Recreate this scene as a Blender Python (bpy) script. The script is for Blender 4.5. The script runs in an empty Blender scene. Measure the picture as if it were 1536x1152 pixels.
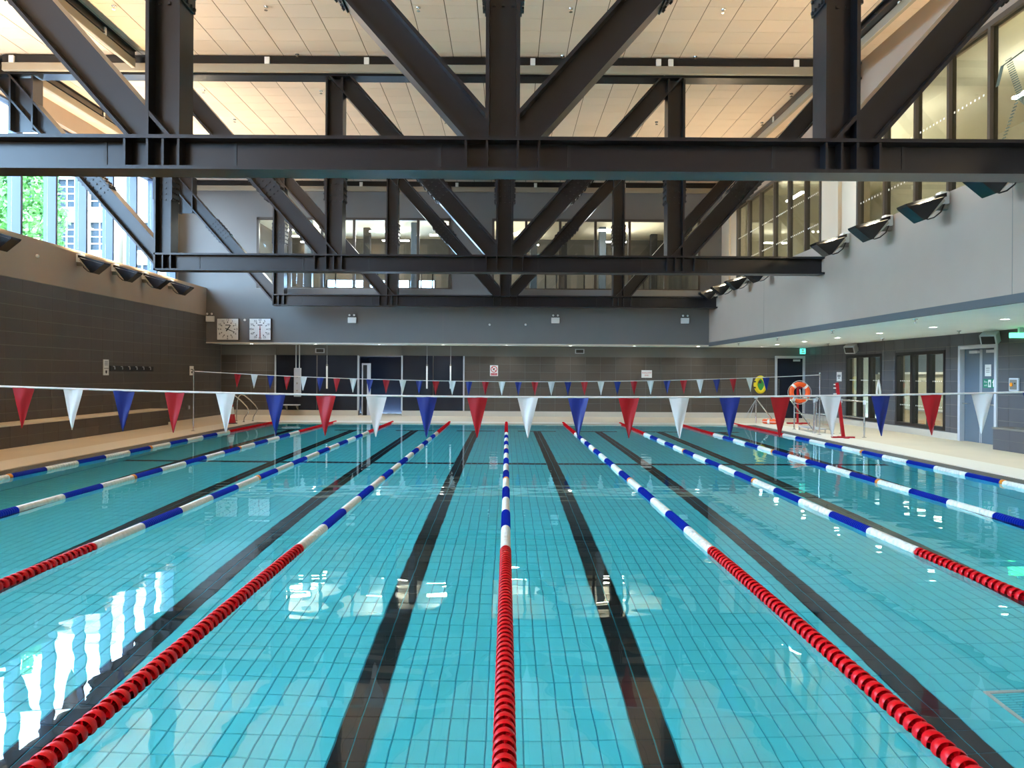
import bpy, bmesh, math, random
from mathutils import Vector, Matrix
random.seed(7)
S = bpy.context.scene
COL = S.collection
PI = math.pi

# ---------------------------------------------------------------- camera
F = 1154.0                       # focal length in pixels of the 1536 x 1152 frame
CZ = 1.745                       # camera height above the water
ROLL = 0.006
cd = bpy.data.cameras.new('camera'); cam = bpy.data.objects.new('camera', cd); COL.objects.link(cam)
cd.sensor_fit = 'HORIZONTAL'; cd.sensor_width = 36.0; cd.lens = 36.0 * F / 1536.0
cd.shift_x = 8 / 1536.0; cd.shift_y = -14 / 1536.0
cd.clip_start = 0.05; cd.clip_end = 400
cr, sr = math.cos(ROLL), math.sin(ROLL)
m = Matrix(((cr, -sr, 0, 0), (0, 0, -1, 0), (sr, cr, 0, CZ), (0, 0, 0, 1)))
cam.matrix_world = m
S.camera = cam

# ---------------------------------------------------------------- world, sun, exposure
W = bpy.data.worlds.new('world'); S.world = W; W.use_nodes = True
bg = W.node_tree.nodes['Background']
bg.inputs[0].default_value = (0.46, 0.69, 1.0, 1); bg.inputs[1].default_value = 9.5
sd = bpy.data.lights.new('sun', 'SUN'); so = bpy.data.objects.new('sun', sd); COL.objects.link(so)
sd.energy = 1.5; sd.angle = 0.02; sd.color = (1, 0.93, 0.82)
so.rotation_euler = Vector((-0.25, 0.75, -0.60)).to_track_quat('-Z', 'Y').to_euler()
S.view_settings.view_transform = 'Standard'; S.view_settings.look = 'None'
S.view_settings.gamma = 1.0; S.view_settings.use_curve_mapping = False
S.view_settings.exposure = 1.95
S.cycles.max_bounces = 10; S.cycles.diffuse_bounces = 5; S.cycles.glossy_bounces = 5
S.cycles.transmission_bounces = 8; S.cycles.transparent_max_bounces = 16
S.cycles.sample_clamp_indirect = 20.0

def portal(loc, direction, sx, sy):
    d = bpy.data.lights.new('window_portal', 'AREA'); o = bpy.data.objects.new('window_portal', d); COL.objects.link(o)
    d.shape = 'RECTANGLE'; d.size = sx; d.size_y = sy; d.cycles.is_portal = True
    o.location = loc; o.rotation_euler = Vector(direction).to_track_quat('-Z', 'Z').to_euler()

def area(loc, direction, sx, sy, power, color, spread=PI):
    d = bpy.data.lights.new('lamp', 'AREA'); o = bpy.data.objects.new('lamp', d); COL.objects.link(o)
    d.shape = 'RECTANGLE'; d.size = sx; d.size_y = sy; d.energy = power; d.color = color; d.spread = spread
    o.location = loc; o.rotation_euler = Vector(direction).to_track_quat('-Z', 'Y').to_euler()
    return o

# ---------------------------------------------------------------- dimensions
XL, XR = -11.73, 12.25           # lower side walls
XRW = 7.88                       # inner face of the raised right wall
ZS, ZT, ZC = 2.92, 5.06, 9.61    # soffit, ledge top, high ceiling
YB, YF, YBW = 30.0, 31.6, 31.5   # bulkhead, far lower wall, far upper wall
XWIN, XG = -13.57, 8.79          # window wall left, glazing right
Y0 = -16.0
PX, PY0, PY1 = 8.45, 2.6, 27.0   # pool
PD = 1.75
LANE = 2.04
TW, TL = 0.1275, 0.264
UP_W, DOWN_W, FAR_W = 70, 5.5, 2.5

def sc(r, g, b):
    def f(c):
        c /= 255.0
        return c / 12.92 if c <= 0.04045 else ((c + 0.055) / 1.055) ** 2.4
    return (f(r), f(g), f(b), 1)
def onX(x, y, X):
    u = (x - 760) * cr + (y - 562) * sr; v = -(x - 760) * sr + (y - 562) * cr
    Y = X * F / u
    return Vector((X, Y, CZ - v * Y / F))
def onY(x, y, Y):
    u = (x - 760) * cr + (y - 562) * sr; v = -(x - 760) * sr + (y - 562) * cr
    return Vector((u * Y / F, Y, CZ - v * Y / F))

# ---------------------------------------------------------------- materials
def mat(name, col, rough=0.5, metal=0.0, noise=0.0, nscale=8.0, bump=0.0, bscale=40.0, emit=None, estr=0.0, spec=0.5):
    M = bpy.data.materials.new(name); M.use_nodes = True
    nt = M.node_tree; b = nt.nodes['Principled BSDF']
    b.inputs['Base Color'].default_value = col; b.inputs['Roughness'].default_value = rough
    b.inputs['Metallic'].default_value = metal; b.inputs['Specular IOR Level'].default_value = spec
    tc = None
    if noise or bump:
        tc = nt.nodes.new('ShaderNodeTexCoord')
    if noise:
        n = nt.nodes.new('ShaderNodeTexNoise'); n.inputs['Scale'].default_value = nscale; n.inputs['Detail'].default_value = 4
        nt.links.new(tc.outputs['Object'], n.inputs['Vector'])
        r = nt.nodes.new('ShaderNodeValToRGB')
        r.color_ramp.elements[0].position = 0.3; r.color_ramp.elements[1].position = 0.7
        r.color_ramp.elements[0].color = tuple(c * (1 - noise) for c in col[:3]) + (1,)
        r.color_ramp.elements[1].color = tuple(min(1, c * (1 + noise)) for c in col[:3]) + (1,)
        nt.links.new(n.outputs['Fac'], r.inputs['Fac']); nt.links.new(r.outputs['Color'], b.inputs['Base Color'])
    if bump:
        n2 = nt.nodes.new('ShaderNodeTexNoise'); n2.inputs['Scale'].default_value = bscale; n2.inputs['Detail'].default_value = 3
        nt.links.new(tc.outputs['Object'], n2.inputs['Vector'])
        bp = nt.nodes.new('ShaderNodeBump'); bp.inputs['Strength'].default_value = bump; bp.inputs['Distance'].default_value = 0.02
        nt.links.new(n2.outputs['Fac'], bp.inputs['Height']); nt.links.new(bp.outputs['Normal'], b.inputs['Normal'])
    if emit:
        b.inputs['Emission Color'].default_value = emit; b.inputs['Emission Strength'].default_value = estr
    return M

def island_mat(name, col, var, rough, spec=0.5, bump=0.0):
    """tile material: slight colour change from piece to piece (per object and per mesh island)"""
    M = mat(name, col, rough, spec=spec); nt = M.node_tree; b = nt.nodes['Principled BSDF']
    g = nt.nodes.new('ShaderNodeNewGeometry'); oi = nt.nodes.new('ShaderNodeObjectInfo')
    a = nt.nodes.new('ShaderNodeMath'); a.operation = 'ADD'
    nt.links.new(g.outputs['Random Per Island'], a.inputs[0]); nt.links.new(oi.outputs['Random'], a.inputs[1])
    fr = nt.nodes.new('ShaderNodeMath'); fr.operation = 'FRACT'; nt.links.new(a.outputs[0], fr.inputs[0])
    r = nt.nodes.new('ShaderNodeValToRGB')
    r.color_ramp.elements[0].color = tuple(c * (1 - var) for c in col[:3]) + (1,)
    r.color_ramp.elements[1].color = tuple(min(1, c * (1 + var)) for c in col[:3]) + (1,)
    nt.links.new(fr.outputs[0], r.inputs['Fac']); nt.links.new(r.outputs['Color'], b.inputs['Base Color'])
    if bump:
        tc = nt.nodes.new('ShaderNodeTexCoord'); n2 = nt.nodes.new('ShaderNodeTexNoise'); n2.inputs['Scale'].default_value = 60
        nt.links.new(tc.outputs['Object'], n2.inputs['Vector'])
        bp = nt.nodes.new('ShaderNodeBump'); bp.inputs['Strength'].default_value = bump; bp.inputs['Distance'].default_value = 0.01
        nt.links.new(n2.outputs['Fac'], bp.inputs['Height']); nt.links.new(bp.outputs['Normal'], b.inputs['Normal'])
    return M

def glass_mat(name, tint=(1, 1, 1, 1), ior=1.5, rough=0.0):
    M = bpy.data.materials.new(name); M.use_nodes = True; nt = M.node_tree
    nt.nodes.remove(nt.nodes['Principled BSDF']); out = nt.nodes['Material Output']
    t = nt.nodes.new('ShaderNodeBsdfTransparent'); t.inputs[0].default_value = tint
    g = nt.nodes.new('ShaderNodeBsdfGlossy'); g.inputs['Roughness'].default_value = rough
    fz = nt.nodes.new('ShaderNodeFresnel')
    ge = nt.nodes.new('ShaderNodeNewGeometry'); mr = nt.nodes.new('ShaderNodeMapRange')   # same reflectance on both faces of the sheet
    mr.inputs['To Min'].default_value = ior; mr.inputs['To Max'].default_value = 1 / ior
    nt.links.new(ge.outputs['Backfacing'], mr.inputs['Value']); nt.links.new(mr.outputs[0], fz.inputs[0])
    mx = nt.nodes.new('ShaderNodeMixShader')
    nt.links.new(fz.outputs[0], mx.inputs[0]); nt.links.new(t.outputs[0], mx.inputs[1]); nt.links.new(g.outputs[0], mx.inputs[2])
    nt.links.new(mx.outputs[0], out.inputs['Surface'])
    return M

def water_mat():
    M = bpy.data.materials.new('pool_water'); M.use_nodes = True; nt = M.node_tree
    nt.nodes.remove(nt.nodes['Principled BSDF']); out = nt.nodes['Material Output']
    g = nt.nodes.new('ShaderNodeBsdfGlass'); g.inputs['IOR'].default_value = 1.35; g.inputs['Roughness'].default_value = 0
    g.inputs['Color'].default_value = (0.95, 1.0, 1.0, 1)
    tc = nt.nodes.new('ShaderNodeTexCoord'); mp = nt.nodes.new('ShaderNodeMapping'); mp.inputs['Scale'].default_value = (1.0, 1.9, 1)
    nt.links.new(tc.outputs['Object'], mp.inputs['Vector'])
    n = nt.nodes.new('ShaderNodeTexNoise'); n.inputs['Scale'].default_value = 1.5; n.inputs['Detail'].default_value = 1.0; n.inputs['Roughness'].default_value = 0.35
    nt.links.new(mp.outputs[0], n.inputs['Vector'])
    bp = nt.nodes.new('ShaderNodeBump'); bp.inputs['Strength'].default_value = 0.16; bp.inputs['Distance'].default_value = 0.02
    nt.links.new(n.outputs['Fac'], bp.inputs['Height']); nt.links.new(bp.outputs['Normal'], g.inputs['Normal'])
    nt.links.new(g.outputs[0], out.inputs['Surface'])
    return M

MT = dict(
    steel=mat('dark_steel_paint', sc(19, 22, 27), 0.28, 0.0, 0.08, 3.0, 0.02, 14.0),
    bolt=mat('bolt_steel', sc(30, 32, 35), 0.4),
    panel=island_mat('ceiling_board', sc(214, 194, 176), 0.035, 0.9, 0.1),
    cgap=mat('ceiling_shadow_gap', sc(84, 70, 50), 0.9),
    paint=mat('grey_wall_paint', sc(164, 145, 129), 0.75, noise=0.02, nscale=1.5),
    paint_shaded=mat('shaded_grey_wall_paint', sc(112, 110, 107), 0.75, noise=0.02, nscale=1.5),  # grey wall paint again, darkened to put the far end's shade into colour
    cream=mat('cream_paint', sc(214, 196, 170), 0.7),
    tile=island_mat('dark_wall_tile', sc(86, 78, 70), 0.06, 0.42, 0.4, 0.02),
    tile_r=island_mat('slate_wall_tile', sc(86, 86, 90), 0.06, 0.42, 0.4, 0.02),
    grout=mat('tile_grout', sc(126, 120, 110), 0.9),
    pool=island_mat('turquoise_pool_tile', sc(104, 246, 253), 0.02, 0.3),
    poolgrout=mat('pool_grout', sc(44, 186, 212), 0.8),
    black=island_mat('black_pool_tile', sc(24, 28, 32), 0.1, 0.3),
    deck=mat('cream_deck_tile', sc(222, 206, 180), 0.55, noise=0.04, nscale=1.2, bump=0.03, bscale=30),
    edging=mat('pale_pool_edging', sc(236, 228, 212), 0.5),
    trunkm=mat('beige_trunking', sc(150, 140, 122), 0.5), edge_k=mat('dark_edge_trim', sc(84, 86, 86), 0.6),
    gutter=mat('gutter_grating', sc(120, 116, 108), 0.6),
    skirt=mat('pale_skirting_tile', sc(200, 192, 178), 0.5),
    navy=mat('navy_glossy_panel', sc(28, 34, 46), 0.25),
    blackm=mat('black_paint', sc(12, 13, 15), 0.5),
    hood=mat('black_lamp_hood', sc(14, 18, 24), 0.25),
    white=mat('white_plastic', sc(232, 232, 228), 0.4),
    offw=mat('off_white_metal', sc(206, 198, 178), 0.5),
    frame=mat('bronze_window_frame', sc(70, 62, 54), 0.45),
    frame_b=mat('blue_grey_window_fin', sc(50, 60, 84), 0.4),
    frame_k=mat('black_window_frame', sc(22, 24, 27), 0.4),
    lgrey=mat('light_grey_metal', sc(190, 194, 200), 0.4),
    chrome=mat('stainless_steel', (0.72, 0.72, 0.72, 1), 0.22, 1.0),
    red=mat('red_float_plastic', sc(226, 10, 26), 0.32, noise=0.06, nscale=20, spec=0.35),
    blue=mat('blue_float_plastic', sc(12, 46, 180), 0.3, spec=0.35),
    wfl=mat('white_float_plastic', sc(238, 236, 226), 0.4, noise=0.06, nscale=30),
    orange=mat('orange_float_plastic', sc(236, 140, 20), 0.35),
    cable=mat('rope_cable', sc(60, 60, 62), 0.5),
    fred=mat('red_pennant', sc(176, 8, 26), 0.42), fwhite=mat('white_pennant', sc(230, 230, 226), 0.42), fblue=mat('blue_pennant', sc(6, 40, 130), 0.42),
    cord=mat('white_cord', sc(232, 230, 224), 0.6),
    buoy=mat('orange_buoy', sc(240, 92, 28), 0.45),
    yellow=mat('yellow_foam', sc(232, 206, 30), 0.5), green=mat('green_foam', sc(60, 150, 70), 0.5),
    signred=mat('sign_red', sc(190, 24, 40), 0.5), ink=mat('sign_ink', sc(25, 25, 28), 0.6), signgreen=mat('sign_green', sc(10, 130, 100), 0.5),
    doorb=mat('blue_grey_door', sc(92, 106, 120), 0.4),
    stone=mat('cream_stone', sc(176, 164, 144), 0.85, noise=0.04, nscale=0.5),
    winfar=mat('far_window_glass', sc(24, 34, 40), 0.3, spec=0.2),
    leaf=mat('tree_leaf', sc(66, 118, 34), 0.6), bark=mat('tree_bark', sc(80, 66, 50), 0.9),
    street=mat('street_asphalt', sc(110, 110, 112), 0.9),
    roofm=mat('roof_membrane', sc(120, 120, 120), 0.9),
    glow=mat('lit_diffuser', (1, 1, 1, 1), 0.5, emit=(1, 0.97, 0.92, 1), estr=14.0),
    glowc=mat('lit_downlight', (1, 1, 1, 1), 0.5, emit=(0.95, 1, 0.97, 1), estr=16.0),
    glowg=mat('lit_green_sign', sc(20, 170, 80), 0.5, emit=(0.1, 1, 0.35, 1), estr=1.0),
    glowt=mat('lit_teal_sign', sc(20, 150, 130), 0.5, emit=(0.1, 0.9, 0.7, 1), estr=0.5),
    gymw=mat('gym_wall', sc(92, 88, 80), 0.8),
    gyme=mat('gym_dark_equipment', sc(30, 30, 32), 0.5), gymf=mat('gym_floor', sc(120, 110, 96), 0.6),
    roomw=mat('room_wall', sc(190, 182, 160), 0.8), roomc=mat('room_ceiling', sc(226, 216, 190), 0.9),
    dots=mat('glass_dot_print', sc(226, 228, 224), 0.6), dotsd=mat('glass_figure_print', sc(80, 100, 96), 0.6),
    glass=glass_mat('window_glass', (0.93, 0.97, 0.97, 1)), glassd=glass_mat('tinted_glass', (0.80, 0.84, 0.80, 1), 1.55),
    acrylic=glass_mat('clear_acrylic', (0.9, 0.92, 0.94, 1)),
    water=water_mat(),
    soffit=mat('pale_soffit_board', sc(236, 246, 240), 0.6, noise=0.03, nscale=0.7),
    sill=mat('taupe_sill', sc(150, 136, 122), 0.7),
    lens=mat('uplight_lens', (1, 0.9, 0.7, 1), 0.3, emit=(1, 0.80, 0.52, 1), estr=0.4),
)

# ---------------------------------------------------------------- mesh builder
class MB:
    def __init__(s): s.v = []; s.f = []
    def box(s, x0, x1, y0, y1, z0, z1):
        n = len(s.v)
        s.v += [(x0, y0, z0), (x1, y0, z0), (x1, y1, z0), (x0, y1, z0), (x0, y0, z1), (x1, y0, z1), (x1, y1, z1), (x0, y1, z1)]
        s.f += [tuple(n + i for i in q) for q in ((3, 2, 1, 0), (4, 5, 6, 7), (0, 1, 5, 4), (1, 2, 6, 5), (2, 3, 7, 6), (3, 0, 4, 7))]
        return s
    def obox(s, c, ax, ay, az, hx, hy, hz):
        n = len(s.v); c = Vector(c)
        for dz in (-1, 1):
            for dx, dy in ((-1, -1), (1, -1), (1, 1), (-1, 1)):
                s.v.append(tuple(c + ax * hx * dx + ay * hy * dy + az * hz * dz))
        s.f += [tuple(n + i for i in q) for q in ((3, 2, 1, 0), (4, 5, 6, 7), (0, 1, 5, 4), (1, 2, 6, 5), (2, 3, 7, 6), (3, 0, 4, 7))]
        return s
    def tube(s, pts, r, n=10, cap=True):
        pts = [Vector(p) for p in pts]; rs = r if isinstance(r, (list, tuple)) else [r] * len(pts)
        base = len(s.v); prev = None
        for i, p in enumerate(pts):
            t = (pts[min(i + 1, len(pts) - 1)] - pts[max(i - 1, 0)]).normalized()
            if prev is None:
                a = t.orthogonal().normalized()
            else:
                a = (prev - t * prev.dot(t)).normalized()
            prev = a; b = t.cross(a)
            for k in range(n):
                q = 2 * PI * k / n
                s.v.append(tuple(p + (a * math.cos(q) + b * math.sin(q)) * rs[i]))
        for i in range(len(pts) - 1):
            for k in range(n):
                k2 = (k + 1) % n
                s.f.append((base + i * n + k, base + i * n + k2, base + (i + 1) * n + k2, base + (i + 1) * n + k))
        if cap:
            s.f.append(tuple(base + k for k in range(n - 1, -1, -1)))
            e = base + (len(pts) - 1) * n
            s.f.append(tuple(e + k for k in range(n)))
        return s
    def lathe(s, prof, n=16, axis='Z', c=(0, 0, 0), closed=False):
        base = len(s.v)
        for (r, h) in prof:
            for k in range(n):
                q = 2 * PI * k / n; a, b = r * math.cos(q), r * math.sin(q)
                p = (a, b, h) if axis == 'Z' else ((a, h, b) if axis == 'Y' else (h, a, b))
                s.v.append((p[0] + c[0], p[1] + c[1], p[2] + c[2]))
        m_ = len(prof)
        for i in range(m_ if closed else m_ - 1):
            i2 = (i + 1) % m_
            for k in range(n):
                k2 = (k + 1) % n
                s.f.append((base + i * n + k, base + i * n + k2, base + i2 * n + k2, base + i2 * n + k))
        if not closed:
            s.f.append(tuple(base + k for k in range(n - 1, -1, -1)))
            s.f.append(tuple(base + (m_ - 1) * n + k for k in range(n)))
        return s
    def prism(s, poly, a0, a1, axis='Y'):
        n = len(s.v); k = len(poly)
        for a in (a0, a1):
            for (p, q) in poly:
                s.v.append((p, a, q) if axis == 'Y' else ((a, p, q) if axis == 'X' else (p, q, a)))
        s.f.append(tuple(n + i for i in range(k))); s.f.append(tuple(n + k + i for i in range(k - 1, -1, -1)))
        for i in range(k):
            j = (i + 1) % k
            s.f.append((n + i, n + k + i, n + k + j, n + j))
        return s
    def hbeam(s, p0, p1, dep, fw, tf, tw):
        """H section with its web in the XZ plane"""
        p0, p1 = Vector(p0), Vector(p1); t = (p1 - p0).normalized(); y = Vector((0, 1, 0)); n = y.cross(t).normalized()
        c = (p0 + p1) / 2; L = (p1 - p0).length / 2
        s.obox(c, t, y, n, L, tw / 2, dep / 2 - tf)
        for q in (-1, 1):
            s.obox(c + n * (dep / 2 - tf / 2) * q, t, y, n, L, fw / 2, tf / 2)
        return s
    def mesh(s, name, material, smooth=False, bevel=0):
        me = bpy.data.meshes.new(name); me.from_pydata(s.v, [], s.f); me.update()
        bm = bmesh.new(); bm.from_mesh(me); bmesh.ops.recalc_face_normals(bm, faces=bm.faces)
        if bevel:
            bmesh.ops.bevel(bm, geom=list(bm.edges), offset=bevel, segments=1, affect='EDGES', profile=0.5)
        bm.to_mesh(me); bm.free()
        me.materials.append(MT[material] if isinstance(material, str) else material)
        if smooth:
            me.polygons.foreach_set('use_smooth', [True] * len(me.polygons))
            try: me.set_sharp_from_angle(angle=0.7)
            except Exception: pass
        return me
    def build(s, name, material, parent=None, smooth=False, bevel=0, loc=None):
        return link(name, s.mesh(name, material, smooth, bevel), parent, loc)

def link(name, me, parent=None, loc=None):
    o = bpy.data.objects.new(name, me); COL.objects.link(o)
    if parent is not None: o.parent = parent
    if loc is not None: o.location = loc
    return o
def tag(o, label=None, cat=None, group=None, kind=None):
    if label: o['label'] = label
    if cat: o['category'] = cat
    if group: o['group'] = group
    if kind: o['kind'] = kind
    return o
def thing(name, label, cat, loc=(0, 0, 0), group=None):
    o = bpy.data.objects.new(name, None); COL.objects.link(o); o.location = loc; o.empty_display_size = 0.1
    return tag(o, label, cat, group)
def struct(o, label=None):
    o['kind'] = 'structure'
    if label: o['label'] = label
    return o
def copy_tree(o, parent=None):
    c = o.copy(); COL.objects.link(c)
    if parent is not None: c.parent = parent
    for ch in list(o.children): copy_tree(ch, c)
    return c
def text(body, size, material, name, parent, loc, rot, align='CENTER'):
    cu = bpy.data.curves.new('txt', 'FONT'); cu.body = body; cu.size = size; cu.align_x = align; cu.align_y = 'CENTER'; cu.resolution_u = 2
    t = bpy.data.objects.new('txt', cu); COL.objects.link(t)
    dg = bpy.context.evaluated_depsgraph_get()
    me = bpy.data.meshes.new_from_object(t.evaluated_get(dg)); bpy.data.objects.remove(t); bpy.data.curves.remove(cu)
    me.materials.clear(); me.materials.append(MT[material])
    o = link(name, me, parent, loc); o.rotation_euler = rot
    return o
FACE_CAM = (PI / 2, 0, 0)             # text on a plane facing -Y
FACE_LEFT = (PI / 2, 0, -PI / 2)      # on the right wall, facing -X
FACE_RIGHT = (PI / 2, 0, PI / 2)      # on the left wall, facing +X

# ================================================================= THE SETTING
# ---- deck around the pool
d = MB()
GW = 0.30
d.box(-13.9, -PX - GW, Y0, 33.5, -0.25, 0.03); d.box(PX + GW, 14.5, Y0, 33.5, -0.25, 0.03)
d.box(-PX - GW, PX + GW, Y0, PY0, -0.25, 0.03); d.box(-PX - GW, PX + GW, PY1, 33.5, -0.25, 0.03)
floor = struct(d.build('floor', 'deck'), 'cream tiled pool deck')
nos = MB().box(-9.65, -PX - GW, PY0, PY1 + 0.9, 0.03, 0.036).box(PX + GW, 9.65, PY0, PY1 + 0.9, 0.03, 0.036).box(-PX - GW, PX + GW, PY1, PY1 + 0.9, 0.03, 0.036)
nos.build('pool_edging', 'edging', floor)
for i, s_ in enumerate((-1, 1)):
    g = struct(MB().box(min(s_ * PX, s_ * (PX + GW)), max(s_ * PX, s_ * (PX + GW)), PY0, PY1, -0.25, 0.012).build('trim_%d' % (i + 1), 'gutter'))
    bm_ = MB()
    y = PY0 + 0.03
    while y < PY1:
        bm_.box(s_ * (PX + 0.15) - 0.13, s_ * (PX + 0.15) + 0.13, y, y + 0.025, 0.012, 0.022); y += 0.06
    tag(bm_.build('grating_bars', 'gutter', g), 'grey overflow grating bars', kind='stuff')

# ---- pool basin with tiles
basin = MB()
basin.box(-PX - 0.2, PX + 0.2, PY0 - 0.2, PY1 + 0.2, -PD - 0.3, -PD - 0.012)
basin.box(-PX - 0.2, -PX, PY0 - 0.2, PY1 + 0.2, -PD - 0.012, -0.0)
basin.box(PX, PX + 0.2, PY0 - 0.2, PY1 + 0.2, -PD - 0.012, -0.0)
basin.box(-PX, PX, PY0 - 0.2, PY0, -PD - 0.012, -0.0)
basin.box(-PX, PX, PY1, PY1 + 0.2, -PD - 0.012, -0.0)
basin = struct(basin.build('pool_basin', 'poolgrout'), 'sunken pool basin lined with turquoise tiles')
nx = int(PX / TW); ny = int((PY1 - PY0) / TL)
def tile_mesh(nm, material):
    g = 0.004; z0, z1 = -0.012, 0.0; b = 0.003
    m_ = MB(); x1, y1 = TW - g, TL - g
    m_.v += [(g, g, z0), (x1, g, z0), (x1, y1, z0), (g, y1, z0), (g + b, g + b, z1), (x1 - b, g + b, z1), (x1 - b, y1 - b, z1), (g + b, y1 - b, z1)]
    m_.f += [(4, 5, 6, 7), (0, 1, 5, 4), (1, 2, 6, 5), (2, 3, 7, 6), (3, 0, 4, 7)]
    return m_
tm = {'pool': tile_mesh('t', 'pool').mesh('tile', 'pool'), 'black': tile_mesh('t', 'black').mesh('tile', 'black')}
proto = tile_mesh('t', 'pool')
far = {'pool': MB(), 'black': MB()}
rowX = int((16.9 - PY0) / TL); rowT = int((25.75 - PY0) / TL)
near = []
for j in range(ny):
    yy = PY0 + j * TL
    for i in range(-nx, nx):
        xx = i * TW
        k = 'pool'
        lc = (xx + TW / 2) / LANE
        off = abs((lc - math.floor(lc)) - 0.5) * LANE
        if off < TW and PY0 + 1.6 < yy < PY0 + (rowT + 0.5) * TL: k = 'black'
        if j == rowX: k = 'black'
        if j == rowT and off < 0.6: k = 'black'
        tx = 760 + F * (xx + TW / 2) / yy
        isnear = 4.35 < yy < 6.3 and abs(xx + TW / 2) < 2.75
        if isnear: near.append((yy, xx, k)); continue
        mb = far[k]; n = len(mb.v)
        mb.v += [(a + xx, b + yy, c - PD) for a, b, c in proto.v]; mb.f += [tuple(n + q for q in f) for f in proto.f]
for (yy, xx, k) in near:
    link('tile', tm[k], basin, (xx, yy, -PD))
tag(far['pool'].build('floor_tiles', 'pool', basin), 'turquoise floor tiles', kind='stuff')
tag(far['black'].build('lane_marking_tiles', 'black', basin), 'black lane marking tiles', kind='stuff')
# side wall tiles under water
wt = MB()
for s_ in (-1, 1):
    for j in range(ny):
        for k in range(13):
            x_ = s_ * PX
            wt.box(min(x_, x_ - s_ * 0.01), max(x_, x_ - s_ * 0.01), PY0 + j * TL + 0.004, PY0 + (j + 1) * TL - 0.004, -PD + k * 0.13 + 0.003, -PD + (k + 1) * 0.13 - 0.003)
for i in range(-nx, nx):
    for k in range(13):
        wt.box(i * TW + 0.003, (i + 1) * TW - 0.003, PY1 - 0.01, PY1, -PD + k * 0.13 + 0.003, -PD + (k + 1) * 0.13 - 0.003)
tag(wt.build('basin_wall_tiles', 'pool', basin), 'turquoise basin wall tiles', kind='stuff')
gr = thing('floor_grate', 'slatted inlet grate set into the turquoise pool floor', 'grate', (3.75, 5.45, -PD))
MB().box(-0.19, 0.19, -0.28, -0.25, 0, 0.02).box(-0.19, 0.19, 0.25, 0.28, 0, 0.02).box(-0.19, -0.16, -0.25, 0.25, 0, 0.02).box(0.16, 0.19, -0.25, 0.25, 0, 0.02).build('rim', 'fwhite', gr)
sl = MB().box(-0.16, 0.16, -0.006, 0.006, 0, 0.015).mesh('slat', 'pool')
for k in range(14): link('slat', sl, gr, (0, -0.23 + k * 0.035, 0))
# ---- water
wv = MB(); wv.v = [(-PX, PY0, 0), (PX, PY0, 0), (PX, PY1, 0), (-PX, PY1, 0)]; wv.f = [(0, 1, 2, 3)]
water = tag(wv.build('pool_water', 'water'), 'calm clear turquoise pool water surface', 'water', kind='stuff')

# ---- wall tiling helper: tiles are children of the wall
def tile_wall(parent, plane, fixed, u0, u1, z0, z1, material, holes=(), out=1, ustart=None, visible=None, cw=0.62, ch=0.32, th=0.005, top=True):
    cache = {}; rest = MB()
    g = 0.009
    z = z1
    while z > z0 + 0.03:
        za = max(z - ch, z0)
        u = u0 if ustart is None else ustart
        while u < u1 - 0.03:
            ua, ub = max(u, u0), min(u + cw, u1)
            rects = [(ua, ub, za, z)]
            for (a, b, c, e) in holes:
                nr = []
                for (p, q, r_, t) in rects:
                    if q <= a or p >= b or t <= c or r_ >= e: nr.append((p, q, r_, t)); continue
                    if p < a: nr.append((p, a, r_, t))
                    if q > b: nr.append((b, q, r_, t))
                    p2, q2 = max(p, a), min(q, b)
                    if r_ < c: nr.append((p2, q2, r_, c))
                    if t > e: nr.append((p2, q2, e, t))
                rects = nr
            for (p, q, r_, t) in rects:
                if q - p < 0.03 or t - r_ < 0.03: continue
                w, h = q - p - g, t - r_ - g
                if visible and not visible(p):
                    m_ = rest
                    if plane == 'X': m_.box(min(fixed, fixed + out * th), max(fixed, fixed + out * th), p, p + w, r_, r_ + h)
                    else: m_.box(p, p + w, min(fixed, fixed + out * th), max(fixed, fixed + out * th), r_, r_ + h)
                    continue
                key = (round(w, 3), round(h, 3))
                if key not in cache:
                    b_ = 0.003; m_ = MB()
                    if plane == 'X':
                        o = out * th
                        m_.v += [(0, 0, 0), (0, w, 0), (0, w, h), (0, 0, h), (o, b_, b_), (o, w - b_, b_), (o, w - b_, h - b_), (o, b_, h - b_)]
                    else:
                        o = out * th
                        m_.v += [(0, 0, 0), (w, 0, 0), (w, 0, h), (0, 0, h), (b_, o, b_), (w - b_, o, b_), (w - b_, o, h - b_), (b_, o, h - b_)]
                    m_.f += [(4, 5, 6, 7), (0, 1, 5, 4), (1, 2, 6, 5), (2, 3, 7, 6), (3, 0, 4, 7), (3, 2, 1, 0)]
                    cache[key] = m_.mesh('tile', material)
                link('tile', cache[key], parent, (fixed, p, r_) if plane == 'X' else (p, fixed, r_))
            u += cw
        z -= ch
    if rest.v: tag(rest.build('wall_tiles', material, parent), 'dark wall tiles', kind='stuff')

# ---- left wall: tiled below, painted above, ledge on top
ZTILE = 3.985
wl = struct(MB().box(XWIN - 0.3, XL - 0.012, Y0, 31.9, 0.0, ZTILE).box(XWIN - 0.3, XL, Y0, YBW + 0.3, ZTILE, ZT).build('wall_left', 'paint'), 'left wall, dark tiles below a grey painted parapet')
MB().box(XL - 0.03, XL - 0.0112, 8.0, YF, 0.03, ZTILE).build('tile_bed', 'grout', wl)
tile_wall(wl, 'X', XL - 0.012, 8.0, YF, 0.03, ZTILE - 0.005, 'tile', out=1, ustart=8.08, visible=lambda y: y > 16.6)
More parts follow.
